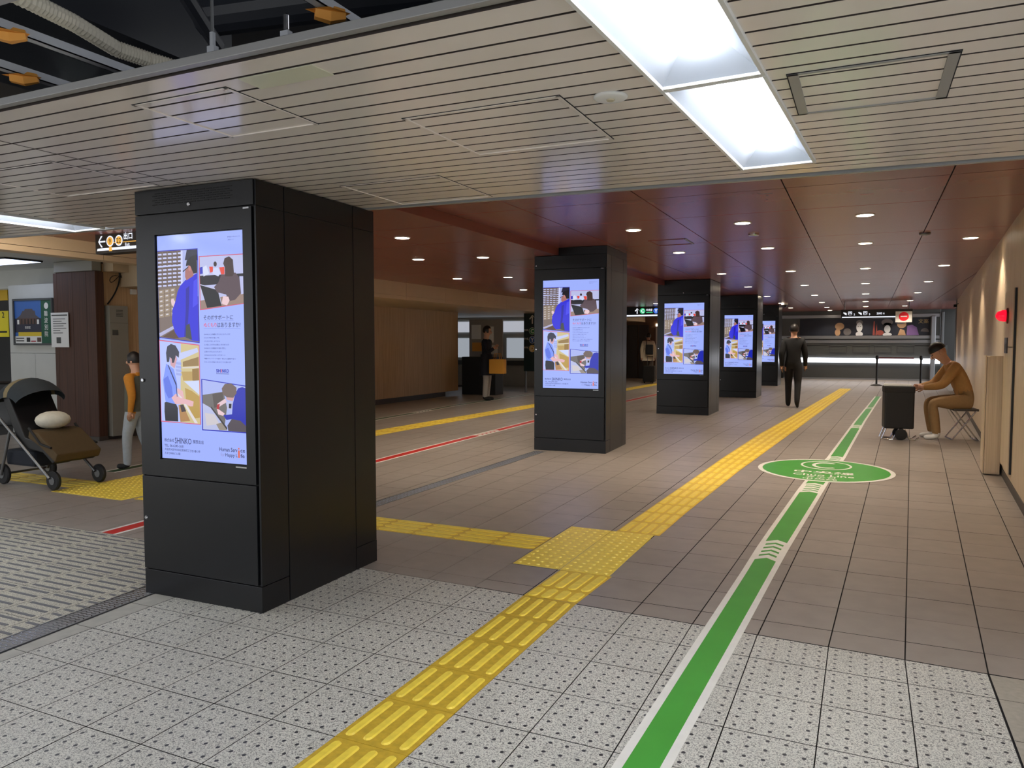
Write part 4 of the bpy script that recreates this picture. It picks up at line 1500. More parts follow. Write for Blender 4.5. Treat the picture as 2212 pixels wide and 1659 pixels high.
# ------------------------------------------------------------------ left side: wood wall, cove, column, panels
wl = thing('wall_left', 'tan wood panelled wall far to the left', 'wall', (-10.27, 7.62, 0), 0, kind='structure')
MB().box(-0.3, 0, 0, -0.012, 10.1, 2.7).build('backing', M['grout'], wl)
yy = 0.0
while yy < 10.0:
    MB().box(-0.014, yy + 0.002, 0.12, 0, yy + 0.898, 2.62).build('panel', M['wood_left'], wl)
    yy += 0.9
tag(MB().box(-10.29, 7.62, 0, -10.262, 17.7, 0.118).build('baseboard_left', M['baseboard']), 'dark skirting along the tan wood wall', 'baseboard', kind='structure')
cv = thing('cove_left', 'beige bulkhead band under the lower maroon ceiling', 'bulkhead', (-8.05, 7.9, 0), 0, kind='structure')
MB().box(-2.4, 0, 2.29, -0.012, 25, 2.62).build('backing', M['beige'], cv)
yy = 0.0
while yy < 24.5:
    MB().box(-0.012, yy + 0.003, 2.345, 0, yy + 1.497, 2.595).build('panel', M['beige'], cv)
    MB().box(-0.012, yy + 0.003, 2.275, 0.004, yy + 1.497, 2.34).build('edge_panel', M['beige'], cv)
    yy += 1.5
cv = thing('cove_front', 'beige lit bulkhead left of the nearest kiosk, above the exit sign', 'bulkhead', (-8.05, 2.2, 0), 0, kind='structure')
yy = 0.0
while yy < 5.6:
    MB().box(-0.2, yy + 0.003, 2.47, 0, yy + 1.897, 2.95).build('panel', M['beige'], cv)
    MB().box(-0.2, yy + 0.003, 2.405, 0.004, yy + 1.897, 2.465).build('edge_panel', M['beige'], cv)
    yy += 1.9
tag(MB().box(-14, 2.2, 2.66, -8.25, 9.0, 2.75).build('ceiling_left', M['grey_white']), 'grey ceiling beyond the beige bulkhead', 'ceiling', kind='structure')
tag(MB().box(-14, 4.21, 2.96, -7.9, 8.0, 3.0).build('ceiling_cove', M['beige']), 'beige ceiling edge above the bulkhead', 'ceiling', kind='structure')
# cove lamp warms the bulkhead, as in the photograph
t = thing('cove_lamp', 'hidden warm strip lamp behind the far slat edge', 'light', (-7.2, 4.35, 2.5))
MB().box(-0.8, -0.02, 0, 0.8, 0.02, 0.03).build('housing', M['white'], t)
ld = bpy.data.lights.new('cove_lamp_light', 'AREA')
ld.shape, ld.size, ld.size_y, ld.energy, ld.color = 'RECTANGLE', 1.5, 0.05, 9, (1, 0.88, 0.72)
lo = bpy.data.objects.new('cove_lamp_light', ld)
C.objects.link(lo)
lo.parent = t
lo.location = (-0.1, 0.0, -0.01)
lo.rotation_euler = (math.radians(55), 0, math.radians(50))

t = thing('column', 'brown wood column with grey capital beside the poster wall', 'column', (-10.66, 7.5, 0))
MB().box(-0.46, -0.02, 0.0, 0.44, 0.09, 2.5).build('shaft_core', M['wood_brown'], t)
for (a, b) in ((-0.48, -0.40), (-0.395, -0.05), (-0.045, 0.26), (0.265, 0.46)):
    MB().box(a, -0.045, 0.06, b, -0.02, 2.49).build('panel', M['wood_brown'], t)
MB().box(0.44, -0.04, 0.06, 0.465, 0.09, 2.49).build('panel', M['wood_brown'], t)
MB().box(-0.44, -0.06, 2.5, 0.42, 0.09, 2.655).build('capital', M['cabinet'], t, bevel=0.01)
MB().box(-0.49, -0.06, 0.0, 0.475, 0.09, 0.06).build('base', M['baseboard'], t)
t = thing('notice_sheet', 'white laminated notice taped to the brown column', 'notice', (-10.97, 7.44, 1.38))
MB().box(-0.22, -0.006, 0, 0.18, 0.0, 0.52).build('sheet', M['white'], t)
mb = MB()
mb.box(-0.20, -0.008, 0.47, 0.16, -0.006, 0.49)
for k in range(7):
    mb.box(-0.17, -0.008, 0.42 - 0.035 * k, -0.17 + [0.28, 0.2, 0.3, 0.24, 0.3, 0.16, 0.22][k], -0.006, 0.43 - 0.035 * k)
mb.box(-0.1, -0.008, 0.06, 0.0, -0.006, 0.15)
mb.build('print', M['dark_grey'], t)

pw = thing('wall_panel', 'grey white partition wall carrying the temple poster', 'wall', (-11.85, 7.6, 0), 0, kind='structure')
MB().box(-0.62, 0, 0, -0.003, 0.3, 1.28).build('panel', M['grey_white'], pw)
MB().box(0.003, 0, 0, 0.68, 0.3, 1.28).build('panel', M['grey_white'], pw)
MB().box(-0.62, 0, 1.285, 0.68, 0.3, 2.36).build('panel', M['grey_white'], pw)
t = thing('poster_frame', 'framed poster of a temple hall, blue sky and green side strip', 'poster', (-11.83, 7.59, 1.41))
fr = MB()
fr.box(-0.49, -0.03, 0, 0.48, 0, 0.03).box(-0.49, -0.03, 0.70, 0.48, 0, 0.73).box(-0.49, -0.03, 0.03, -0.46, 0, 0.70).box(0.45, -0.03, 0.03, 0.48, 0, 0.70)
fr.build('frame', M['dark_grey'], t)
pm = [mat('poster_sky', (58, 104, 176), .3), mat('poster_green', (24, 84, 62), .3), mat('poster_roof', (84, 76, 80), .3), mat('poster_night', (42, 44, 62), .3), mat('poster_yellow', (214, 186, 44), .3), mat('poster_white', (228, 228, 222), .3), mat('poster_dark', (30, 28, 30), .3), mat('poster_red', (176, 54, 64), .3), mat('poster_hall', (88, 62, 54), .3)]
p = MB()
p.box(-0.46, -0.012, 0.03, 0.19, -0.008, 0.70, 0)
p.box(0.19, -0.012, 0.03, 0.45, -0.008, 0.70, 1)


def pq(mi, lay, *pts):
    p.poly([(a, -0.0125 - 0.0005 * lay, b) for (a, b) in pts], mi)


pq(3, 1, (-0.46, 0.20), (0.19, 0.20), (0.19, 0.42), (-0.46, 0.42))
pq(2, 2, (-0.42, 0.42), (0.16, 0.42), (0.06, 0.47), (0.04, 0.54), (-0.26, 0.54), (-0.32, 0.47))
pq(2, 2, (-0.22, 0.54), (0.0, 0.54), (-0.02, 0.57), (-0.2, 0.57))
pq(8, 3, (-0.34, 0.33), (0.08, 0.33), (0.08, 0.42), (-0.34, 0.42))
for k in range(5):
    pq(6, 4, (-0.30 + 0.08 * k, 0.33), (-0.27 + 0.08 * k, 0.33), (-0.27 + 0.08 * k, 0.41), (-0.30 + 0.08 * k, 0.41))
pq(5, 4, (-0.40, 0.33), (-0.35, 0.33), (-0.35, 0.40), (-0.40, 0.40))
pq(5, 4, (0.09, 0.33), (0.14, 0.33), (0.14, 0.40), (0.09, 0.40))
pq(4, 2, (-0.38, 0.14), (0.19, 0.14), (0.19, 0.205), (-0.38, 0.205))
pq(5, 2, (-0.46, 0.03), (0.19, 0.03), (0.19, 0.14), (-0.46, 0.14))
pq(6, 3, (-0.18, 0.05), (-0.09, 0.05), (-0.09, 0.12), (-0.18, 0.12))
pq(7, 3, (-0.07, 0.05), (0.05, 0.05), (0.05, 0.07), (-0.07, 0.07))
pq(8, 3, (0.08, 0.05), (0.18, 0.05), (0.18, 0.12), (0.08, 0.12))
for k in range(2):
    pq(6, 3, (-0.44, 0.10 - 0.04 * k), (-0.24, 0.10 - 0.04 * k), (-0.24, 0.115 - 0.04 * k), (-0.44, 0.115 - 0.04 * k))
for i, ch in enumerate('難波別院'):
    put_text(p, ch, 0.085, front(0.31, -0.0135, 0.49 - 0.105 * i), 5, bold=0.01)
put_text(p, '南御堂', 0.07, front(-0.14, -0.0155, 0.265), 5, bold=0.004)
pq(5, 1, *[(0.32 + 0.05 * math.cos(2 * PI * i / 16), 0.61 + 0.05 * math.sin(2 * PI * i / 16)) for i in range(16)])
p.build('print', pm, t)

t = thing('yellow_board', 'yellow notice board at the very left edge beside the poster wall', 'board', (-13.86, 8.2, 0))
MB().box(-0.4, 0, 0.0, 0.42, 0.2, 2.4).build('frame', M['black'], t)
MB().box(-0.38, -0.012, 1.55, 0.40, 0, 2.0).build('lower_sheet', mat('board_yellow', (222, 206, 40), .5), t)
MB().box(-0.38, -0.012, 2.18, 0.40, 0, 2.36).build('upper_sheet', mat('board_orange', (206, 166, 30), .5), t)
mb = MB()
put_text(mb, '2', 0.1, front(0.26, -0.0135, 1.93), bold=0.02)
mb.box(-0.3, -0.0145, 1.62, 0.35, -0.0125, 1.65)
mb.build('print', M['black'], t)
t = thing('ceiling_display', 'bluish white lit panel lamp in the far left ceiling', 'light', (-11.5, 7.0, 2.655))
MB().box(-0.9, -0.3, -0.02, 0.45, 0.25, 0.0).build('frame', M['sign_black'], t)
MB().box(-0.88, -0.28, -0.024, 0.43, 0.23, -0.02).build('panel', mat('panel_lamp', (250, 250, 255), .4, emis=(206, 220, 255), estr=1.6), t)
tag(MB().box(-14, 8.02, 2.36, -11.1, 8.2, 2.66).build('beam_left', M['grey_white']), 'grey beam above the poster wall', 'beam', kind='structure')

# wall ledge, cables, cabinet on the wood wall
tag(MB().box(-10.27, 7.64, 2.50, -10.05, 9.6, 2.64).build('wall_ledge', M['beige'], bevel=0.004), 'pale ledge box above the grey cabinet on the wood wall', 'ledge')
t = thing('wall_cabinet', 'tall grey metal cabinet with louvres right of the brown column', 'cabinet', (-10.26, 7.72, 0.0))
MB().box(0, -0.09, 0.05, 0.12, 0.22, 2.0).build('body', M['cabinet'], t, bevel=0.006)
for k in range(5):
    MB().box(0.118, 0.02, 1.84 + 0.022 * k, 0.124, 0.13, 1.85 + 0.022 * k).build('louvre', M['dark_grey'], t)
MB().box(0.118, -0.05, 1.56, 0.128, 0.04, 1.64).build('handle_plate', M['dark_grey'], t)
MB().box(0.118, -0.085, 1.74, 0.1215, 0.215, 1.744).build('door_seam', M['dark_grey'], t)
tag(MB().box(-10.268, 8.08, 2.19, -10.22, 8.17, 2.27).build('wall_switch', M['white'], bevel=0.006), 'small white square box on the wood wall beside the kiosk', 'switch')
P = []
for k in range(13):
    a = k / 12
    P.append((-10.22, lerp(7.88, 7.66, a ** 2), lerp(2.50, 2.02, a)))
tag(MB().tube(P, 0.012, 6).build('cable', M['black'], loc=(-10.22, 7.8, 2.3)), 'thick black cable dropping from the ledge to the grey cabinet', 'cable')
P = [(-10.2, 7.86 + 0.16 * math.sin(t_) * (1 + 0.3 * math.cos(t_)), 2.40 + 0.055 * math.cos(2 * t_ + 0.5)) for t_ in [2 * PI * k / 20 for k in range(20)]]
tag(MB().tube(P, 0.006, 5, closed=True).build('cable', M['black'], loc=(-10.2, 7.86, 2.4)), 'coiled loose black cable hanging under the pale ledge', 'cable')
P = [(-10.21, lerp(8.10, 7.95, k / 8), 2.5 - 0.13 * math.sin(PI * k / 8 * 0.9)) for k in range(9)]
tag(MB().tube(P, 0.006, 5).build('cable', M['black'], loc=(-10.21, 8.0, 2.45)), 'short black cable loop at the right end of the coil', 'cable')

tag(MB().box(-14.9, 9.6, 0, -10.6, 9.8, 2.9).build('wall_back_left', M['dark_grey']), 'dark wall far behind the poster partition', 'wall', kind='structure')
tag(MB().box(-15.1, 0.0, 0, -14.9, 9.8, 2.9).build('wall_side_left', M['grey_white']), 'pale outer wall at the far left', 'wall', kind='structure')
tag(MB().box(-13.3, 17.72, 0, -10.58, 17.9, 2.6).build('wall_recess', M['wood_left']), 'tan end face of the wood wall by the ticket counter', 'wall', kind='structure')
tag(MB().box(-13.5, 17.9, 0, -13.3, 32.7, 2.6).build('wall_recess_side', M['grey_white']), 'pale wall of the ticket machine recess', 'wall', kind='structure')
tag(MB().box(-13.5, 17.72, 2.29, -10.46, 32.7, 2.6).build('ceiling_recess', M['grey_white']), 'pale ceiling over the ticket machines', 'ceiling', kind='structure')
# exit sign
t = thing('exit_sign', 'black hanging exit sign with arrow, numbers 9 and 22 and white bar', 'sign', (-7.1, 5.52, 2.40))
MB().box(-0.43, 0, 0, 0.75, 0.14, 0.225).build('case', M['sign_black'], t, bevel=0.008)
for x in (-0.2, 0.5):
    MB().tube([(x, 0.07, 0.22), (x, 0.07, 0.6)], 0.012, 8).build('hanger', M['steel_dark'], t)
sm = [SIGNW, em('sign_orange_glow', (255, 190, 84), 0.9), M['sign_black']]
mb = MB()
mb.poly([(-0.40, -0.004, 0.03), (0.73, -0.004, 0.03), (0.73, -0.004, 0.065), (-0.39, -0.004, 0.055)], 0)
mb.poly([(-0.21, -0.005, 0.02), (-0.16, -0.005, 0.02), (-0.17, -0.005, 0.09), (-0.205, -0.005, 0.09)], 1)
mb.box(-0.15, -0.005, 0.103, 0.22, -0.003, 0.110, 1)
for (x, s) in ((-0.188, '9'), (-0.052, '22')):
    for (r, mi, l) in ((0.057, 0, 0.006), (0.044, 1, 0.007)):
        mb.poly([(x + r * math.cos(2 * PI * i / 24), -l, 0.125 + r * math.sin(2 * PI * i / 24)) for i in range(24)], mi)
    put_text(mb, s, 0.052, front(x, -0.0085, 0.125), 2, bold=0.01)
put_text(mb, '出口', 0.07, front(0.087, -0.004, 0.165), 0, bold=0.025, width=0.13)
put_text(mb, 'Exit', 0.034, front(0.075, -0.004, 0.078), 0, bold=0.02)
mb.box(-0.36, -0.005, 0.118, -0.265, -0.003, 0.134, 0)
for sg in (-1, 1):
    mb.poly([(-0.375, -0.005, 0.126), (-0.36, -0.005, 0.126), (-0.305, -0.005, 0.126 + sg * 0.06), (-0.33, -0.005, 0.126 + sg * 0.06)], 0)
mb.build('lettering', sm, t)

# guide board with line symbols by the second kiosk
t = thing('guide_board', 'dark green standing guide board with up arrow and line symbols', 'sign', (-8.72, 20.0, 0))
MB().box(-0.25, 0, 0.62, 0.25, 0.08, 2.30).build('panel', mat('board_dark_green', (26, 44, 44), .35), t, bevel=0.006)
for x in (-0.2, 0.2):
    MB().tube([(x, 0.04, 0), (x, 0.04, 0.62)], 0.03, 8).build('post', M['steel_dark'], t)
gm = [M['sticker_white'], mat('line_green', (58, 136, 78), .4), mat('line_blue', (58, 96, 160), .4), mat('line_yellow', (206, 168, 60), .4)]
mb = MB()
put_text(mb, '↑', 0.26, front(0.02, -0.003, 2.12), 0, bold=0.02, width=0.2)
for k, (ch, mi) in enumerate((('C', 1), ('Y', 2), ('D', 3))):
    z = 1.78 - 0.25 * k
    for (r, m_, l) in ((0.105, 0, 0.002), (0.095, mi, 0.003)):
        mb.poly([(0.02 + r * math.cos(2 * PI * i / 20), -l, z + r * math.sin(2 * PI * i / 20)) for i in range(20)], m_)
    put_text(mb, ch, 0.12, front(0.02, -0.004, z), 0, bold=0.02)
    mb.box(0.155, -0.004, z - 0.12, 0.175, -0.001, z + 0.11, mi)
    put_text(mb, ['中央線', '四つ橋', 'のりば'][k], 0.06, front(-0.17, -0.003, z + 0.03), 0, bold=0.01, width=0.13)
mb.build('lettering', gm, t)

# hanging line sign seen between kiosks two and three
t = thing('line_sign', 'black hanging sign with green C and blue Y symbols between two kiosks', 'sign', (-6.45, 24.0, 2.28))
MB().box(-0.9, 0, 0, 0.9, 0.14, 0.33).build('case', M['sign_black'], t)
for x in (-0.7, 0.7):
    MB().tube([(x, 0.07, 0.33), (x, 0.07, 0.36)], 0.02, 8).build('hanger', M['steel_dark'], t)
gm = [SIGNW, em('sign_green_glow', (70, 210, 140), .9), em('sign_blue_glow', (70, 120, 230), .9)]
mb = MB().box(-0.88, -0.006, 0.02, 0.88, -0.002, 0.07, 0)
put_text(mb, '↑', 0.18, front(-0.28, -0.004, 0.19), 0, bold=0.03)
for (x, mi, ch) in ((-0.10, 1, 'C'), (0.34, 2, 'Y')):
    mb.poly([(x + 0.09 * math.cos(2 * PI * i / 20), -0.004, 0.19 + 0.09 * math.sin(2 * PI * i / 20)) for i in range(20)], mi)
    put_text(mb, ch, 0.11, front(x, -0.006, 0.19), 0, bold=0.03)
put_text(mb, '中央線', 0.085, front(0.12, -0.004, 0.22), 0, bold=0.02, width=0.2)
mb.box(0.02, -0.005, 0.13, 0.23, -0.003, 0.15, 1)
put_text(mb, '四つ橋線', 0.085, front(0.56, -0.004, 0.22), 0, bold=0.02, width=0.26)
mb.box(0.44, -0.005, 0.13, 0.68, -0.003, 0.15, 2)
mb.build('lettering', gm, t)
# lit shop doorway behind it
t = thing('shop_front', 'brown shop front with a lit white doorway behind the coat wearer', 'shop', (-8.6, 29.6, 0))
MB().box(-1.8, 0.3, 0, 3.5, 0.5, 2.56).build('facade', mat('brown_facade', (118, 88, 66), .5), t)
MB().box(1.0, 0.24, 0.0, 1.08, 0.32, 2.2).build('door_post', M['white'], t)
MB().box(1.0, 0.24, 2.1, 2.6, 0.32, 2.2).build('door_head', mat('door_lamp', (255, 255, 255), .4, emis=(255, 236, 205), estr=2.0), t)
MB().box(1.08, 0.26, 0.0, 2.6, 0.30, 2.1).build('door_glow', mat('door_inside', (214, 186, 146), .5, emis=(226, 190, 140), estr=0.55), t)
for k in range(3):
    MB().box(-0.6 + 0.45 * k, 0.25, 0.0, -0.2 + 0.45 * k, 0.30, 2.15).build('shutter_panel', M['baseboard'], t)

# ticket counter area behind the walker in the navy coat
t = thing('ticket_counter', 'black counter with white leaflet boards past the end of the tan wall', 'counter', (-9.75, 18.6, 0))
MB().box(-0.5, 0, 0, 0.55, 0.5, 1.05).build('counter_box', M['black'], t, bevel=0.01)
MB().box(-0.5, 0.45, 1.05, 0.55, 0.5, 2.1).build('back_board', mat('warm_grey_board', (150, 146, 140), .5), t)
for (a, b, c, d, m_) in ((-0.42, 1.55, -0.12, 1.95, 'white'), (0.0, 1.45, 0.28, 1.9, 'white'), (-0.4, 1.2, -0.1, 1.45, 'orange_tape'), (0.05, 1.12, 0.4, 1.38, 'grey_white')):
    MB().box(a, 0.435, b, c, 0.45, d).build('leaflet_board', M[m_], t)
t = thing('ticket_machine', 'pale grey ticket machines behind the walker in the navy coat', 'machine', (-11.1, 22.6, 0))
MB().box(-2.0, 0, 0, 1.4, 0.6, 2.2).build('housing', M['grey_white'], t, bevel=0.01)
for k in range(3):
    MB().box(-1.85 + 1.1 * k, -0.02, 0.95, -1.0 + 1.1 * k, 0.0, 1.6).build('screen', em('machine_screen_%d' % k, (206, 214, 224), 0.5), t)
    MB().box(-1.85 + 1.1 * k, -0.03, 0.7, -1.0 + 1.1 * k, 0.0, 0.85).build('tray', M['orange_tape'] if k == 1 else M['steel_dark'], t)
MB().box(-2.0, -0.04, 1.8, 1.4, 0.0, 2.15).build('header', mat('machine_header', (214, 216, 226), .4, emis=(214, 218, 230), estr=0.35), t)

# ------------------------------------------------------------------ people
SKIN = mat('skin', (206, 160, 134), 0.55)
HAIRM = mat('black_hair', (26, 21, 20), 0.45)


def person(label, loc, rz, H, pose, cols, hair=True, group=None, long_coat=None, bag=None):
    """one continuous skinned body; local front is -Y; joints in units of the height"""
    J = {
        'pelvis': (0, 0, .525), 'waist': (0, .004, .61), 'chest': (0, 0, .72), 'neck': (0, .008, .825), 'nape': (0, 0, .862), 'head': (0, -.012, .92), 'crown': (0, -.004, .968),
        'shl': (.10, 0, .80), 'ell': (.128, .012, .635), 'wrl': (.132, -.03, .49), 'hal': (.132, -.04, .462),
        'shr': (-.10, 0, .80), 'elr': (-.128, .012, .635), 'wrr': (-.132, -.03, .49), 'har': (-.132, -.04, .462),
        'hil': (.05, 0, .50), 'knl': (.056, -.008, .285), 'anl': (.06, .012, .045), 'hel': (.06, .006, .022), 'tol': (.064, -.085, .016),
        'hir': (-.05, 0, .50), 'knr': (-.056, -.008, .285), 'anr': (-.06, .012, .045), 'her': (-.06, .006, .022), 'tor': (-.064, -.085, .016),
    }
    J.update(pose)
    RAD = {'pelvis': (.078, .062), 'waist': (.07, .055), 'chest': (.086, .062), 'neck': (.034, .034), 'nape': (.034, .036), 'head': (.042, .052), 'crown': (.03, .038),
           'sh': (.042, .042), 'el': (.031, .031), 'wr': (.022, .024), 'ha': (.016, .022), 'hi': (.058, .058), 'kn': (.043, .043), 'an': (.033, .033), 'he': (.026, .026), 'to': (.024, .016)}
    fat = cols.get('fat', 1.0)
    E_ = [('pelvis', 'waist', 'top'), ('waist', 'chest', 'top'), ('chest', 'neck', 'top'), ('neck', 'nape', 'skin'), ('nape', 'head', 'skin'), ('head', 'crown', 'skin')]
    for s in 'lr':
        E_ += [('chest', 'sh' + s, 'top'), ('sh' + s, 'el' + s, 'top'), ('el' + s, 'wr' + s, 'top'), ('wr' + s, 'ha' + s, 'skin'),
               ('pelvis', 'hi' + s, 'bot'), ('hi' + s, 'kn' + s, 'bot'), ('kn' + s, 'an' + s, 'bot'), ('an' + s, 'he' + s, 'shoe'), ('he' + s, 'to' + s, 'shoe')]
    names = list(J)
    ix = {n: i for i, n in enumerate(names)}
    me = bpy.data.meshes.new('body')
    me.from_pydata([tuple(c * H for c in J[n]) for n in names], [(ix[a], ix[b]) for a, b, _ in E_], [])
    ob = bpy.data.objects.new('body', me)
    C.objects.link(ob)
    md = ob.modifiers.new('skin', 'SKIN')
    md.use_smooth_shade = True
    for n in names:
        sv = me.skin_vertices[0].data[ix[n]]
        r = RAD.get(n) or RAD[n[:2]]
        k = fat if n in ('pelvis', 'waist', 'chest') or n[:2] in ('sh', 'el', 'hi') else 1.0
        sv.radius = (r[0] * H * k, r[1] * H * k)
        sv.use_root = (n == 'pelvis')
    sub = ob.modifiers.new('sub', 'SUBSURF')
    sub.levels = sub.render_levels = 2
    bpy.context.view_layer.update()
    dg = bpy.context.evaluated_depsgraph_get()
    bm_ = bpy.data.meshes.new_from_object(ob.evaluated_get(dg))
    bpy.data.objects.remove(ob)
    mb = MB()
    mats = [SKIN, cols['top'], cols['bot'], cols['shoe'], M['black'], mat('lips', (150, 90, 84), .5)]
    mi = {'skin': 0, 'top': 1, 'bot': 2, 'shoe': 3}
    segs = [(Vector(J[a]) * H, Vector(J[b]) * H, mi[c]) for a, b, c in E_]
    vs = [v.co.copy() for v in bm_.vertices]
    mb.v = vs
    for pgn in bm_.polygons:
        c = pgn.center
        best, bi = 1e9, 0
        for a, b, k in segs:
            d = b - a
            t_ = max(0, min(1, (c - a).dot(d) / max(d.length_squared, 1e-9)))
            q = (c - (a + d * t_)).length
            if q < best:
                best, bi = q, k
        mb.f.append(list(pgn.vertices))
        mb.m.append(bi)
    bpy.data.meshes.remove(bm_)
    # face
    h = Vector(J['head']) * H
    up = (Vector(J['crown']) - Vector(J['nape'])).normalized()
    fw = Vector((0, -1, 0))
    fw = (fw - up * fw.dot(up)).normalized()
    sd = up.cross(fw) * -1
    HT = Matrix((( -sd.x, -fw.x, up.x, h.x), (-sd.y, -fw.y, up.y, h.y), (-sd.z, -fw.z, up.z, h.z), (0, 0, 0, 1)))
    u = H
    mb.ball((0, .004 * u, .012 * u), (.044 * u, .055 * u, .066 * u), 16, 12, 0, HT)
    mb.ball((0, -.055 * u, -.006 * u), (.008 * u, .012 * u, .014 * u), 8, 6, 0, HT)
    for s in (-1, 1):
        mb.ball((s * .044 * u, .008 * u, .002 * u), (.006 * u, .012 * u, .017 * u), 8, 6, 0, HT)
        mb.ball((s * .017 * u, -.046 * u, .012 * u), (.007 * u, .005 * u, .004 * u), 8, 6, 4, HT)
    mb.ball((0, -.047 * u, -.028 * u), (.013 * u, .005 * u, .004 * u), 8, 6, 5, HT)
    # hands: palm, four fingers, thumb
    for s, sg in (('l', 1), ('r', -1)):
        w, a = Vector(J['wr' + s]) * H, Vector(J['ha' + s]) * H
        d = (a - w).normalized()
        n1 = d.cross(Vector((1, 0, 0)))
        n1 = n1.normalized() if n1.length > .1 else d.cross(Vector((0, 1, 0))).normalized()
        s1 = n1.cross(d).normalized()
        mb.tube([w + d * .01 * u, a + d * .012 * u], [.017 * u, .021 * u], 8, 0)
        for k in range(4):
            o = a + d * .008 * u + n1 * (k - 1.5) * .010 * u
            L = (.038, .044, .041, .032)[k] * u
            bend = s1 * (-sg) * .012 * u
            mb.tube([o, o + d * L * .5 + bend * .3, o + d * L + bend], [.0058 * u, .0052 * u, .004 * u], 6, 0)
        o = w + d * .012 * u + n1 * -.016 * u
        mb.tube([o, o + d * .018 * u - n1 * .014 * u, o + d * .034 * u - n1 * .018 * u], [.0075 * u, .0062 * u, .0045 * u], 6, 0)
    t = thing('person', label, 'person', loc, rz, group)
    mb.build('body', mats, t, smooth=True)
    if hair == 'cap':
        m2 = MB().ball((0, .006 * u, .026 * u), (.052 * u, .064 * u, .064 * u), 18, 12, 0, HT, keep=lambda q: q.z > -0.02)
        m2.build('knit_cap', M['black'], t, smooth=True)
    elif hair:
        lo = -0.75 if hair == 'long' else -0.35
        m2 = MB().ball((0, .007 * u, .018 * u), (.0505 * u, .062 * u, .070 * u), 20, 14, 0, HT, keep=lambda q: (q.z > 0.45 and q.y > -0.85) or (q.y > -0.15 and q.z > lo) or (abs(q.x) > 0.72 and q.z > lo and q.y > -0.5))
        m2.build('hair', HAIRM, t, smooth=True)
    if long_coat:
        zt, zb, m_, fl = long_coat
        p = Vector(J['pelvis']) * H
        prof = []
        n = 20
        m3 = MB()
        v, f = [], []
        rows = 8
        for r in range(rows + 1):
            z = lerp(zt, zb, r / rows) * H
            k = 1 + fl * r / rows
            for q in range(n):
                a = 2 * PI * q / n
                rip = 1 + 0.03 * math.sin(5 * a + r * 0.3) * r / rows
                v.append((p.x + .098 * H * k * rip * math.cos(a), p.y + .076 * H * k * rip * math.sin(a) + 0.004 * H, z))
        for r in range(rows):
            for q in range(n):
                l = (q + 1) % n
                f.append((r * n + q, (r + 1) * n + q, (r + 1) * n + l, r * n + l))
        m3.add(v, f)
        m3.build('coat_skirt', m_, t, smooth=True)
    return t


CL = lambda n, c, r=.8: mat('cloth_' + n, c, r, var=.06, vscale=30)
black_c, navy_c = CL('black', (24, 24, 28)), CL('navy', (22, 24, 38))
WALK = {'knl': (.056, -.05, .29), 'anl': (.056, -.055, .05), 'hel': (.056, -.062, .03), 'tol': (.058, -.15, .03), 'knr': (-.056, .02, .285), 'anr': (-.056, .10, .075), 'her': (-.056, .10, .055), 'tor': (-.058, .02, .014), 'ell': (.13, .05, .64), 'wrl': (.13, .03, .5), 'hal': (.13, .022, .472), 'elr': (-.13, -.01, .635), 'wrr': (-.13, -.075, .505), 'har': (-.13, -.09, .48)}
person('person in black jacket and black trousers walking up the middle of the corridor', (-1.44, 17.9, 0), PI, 1.86, WALK, dict(top=black_c, bot=CL('charcoal', (34, 34, 38)), shoe=M['rubber'], fat=1.12), group=None)
person('person in long navy coat and pale trousers near the ticket counter', (-8.6, 16.9, 0.004), math.radians(100), 1.86, {'elr': (-.13, -.05, .64), 'wrr': (-.10, -.13, .70), 'har': (-.09, -.15, .72)}, dict(top=navy_c, bot=CL('pale_grey', (178, 174, 170)), shoe=M['rubber'], fat=1.1), hair=True, long_coat=(.62, .34, navy_c, .35))
person('person in beige coat pulling a black suitcase, seen between two kiosks', (-7.12, 26.9, 0), PI + .3, 1.80, WALK, dict(top=CL('beige', (226, 212, 188)), bot=CL('brown_grey', (96, 84, 78)), shoe=M['rubber'], fat=1.2), hair=True, long_coat=(.66, .44, CL('beige_coat', (226, 212, 188)), .3))
person('person in orange top, grey jacket and pale jeans left of the nearest kiosk', (-7.55, 5.98, 0), math.radians(-70), 1.34, WALK, dict(top=CL('orange', (204, 134, 40)), bot=CL('pale_jeans', (172, 182, 192)), shoe=M['rubber'], fat=1.1), hair=True, long_coat=(.80, .50, CL('olive_grey', (92, 94, 82)), .12))
# seated person on a folding stool
SEAT = {'pelvis': (0, .02, .30), 'waist': (0, .0, .385), 'chest': (0, -.06, .49), 'neck': (0, -.12, .585), 'nape': (0, -.145, .615), 'head': (0, -.185, .66), 'crown': (0, -.20, .705),
        'shl': (.10, -.09, .555), 'ell': (.13, -.18, .42), 'wrl': (.07, -.29, .40), 'hal': (.055, -.315, .40), 'shr': (-.10, -.09, .555), 'elr': (-.13, -.18, .42), 'wrr': (-.07, -.29, .40), 'har': (-.055, -.315, .40),
        'hil': (.055, .0, .29), 'knl': (.075, -.235, .285), 'anl': (.075, -.20, .05), 'hel': (.075, -.20, .024), 'tol': (.08, -.29, .016),
        'hir': (-.055, .0, .29), 'knr': (-.075, -.235, .285), 'anr': (-.075, -.20, .05), 'her': (-.075, -.20, .024), 'tor': (-.08, -.29, .016)}
tan_c = CL('tan', (176, 132, 78))
person('person in tan jacket and dark cap seated hunched by the right wall', (1.36, 13.05, 0), math.radians(-82), 1.95, SEAT, dict(top=tan_c, bot=CL('khaki', (150, 118, 78)), shoe=M['white'], fat=1.15), hair='cap')
t = thing('folding_stool', 'folding stool with pale metal legs under the seated person', 'stool', (1.34, 13.05, 0), math.radians(-82))
MB().box(-0.2, -0.16, 0.44, 0.2, 0.17, 0.475).build('seat', M['baseboard'], t, bevel=0.008)
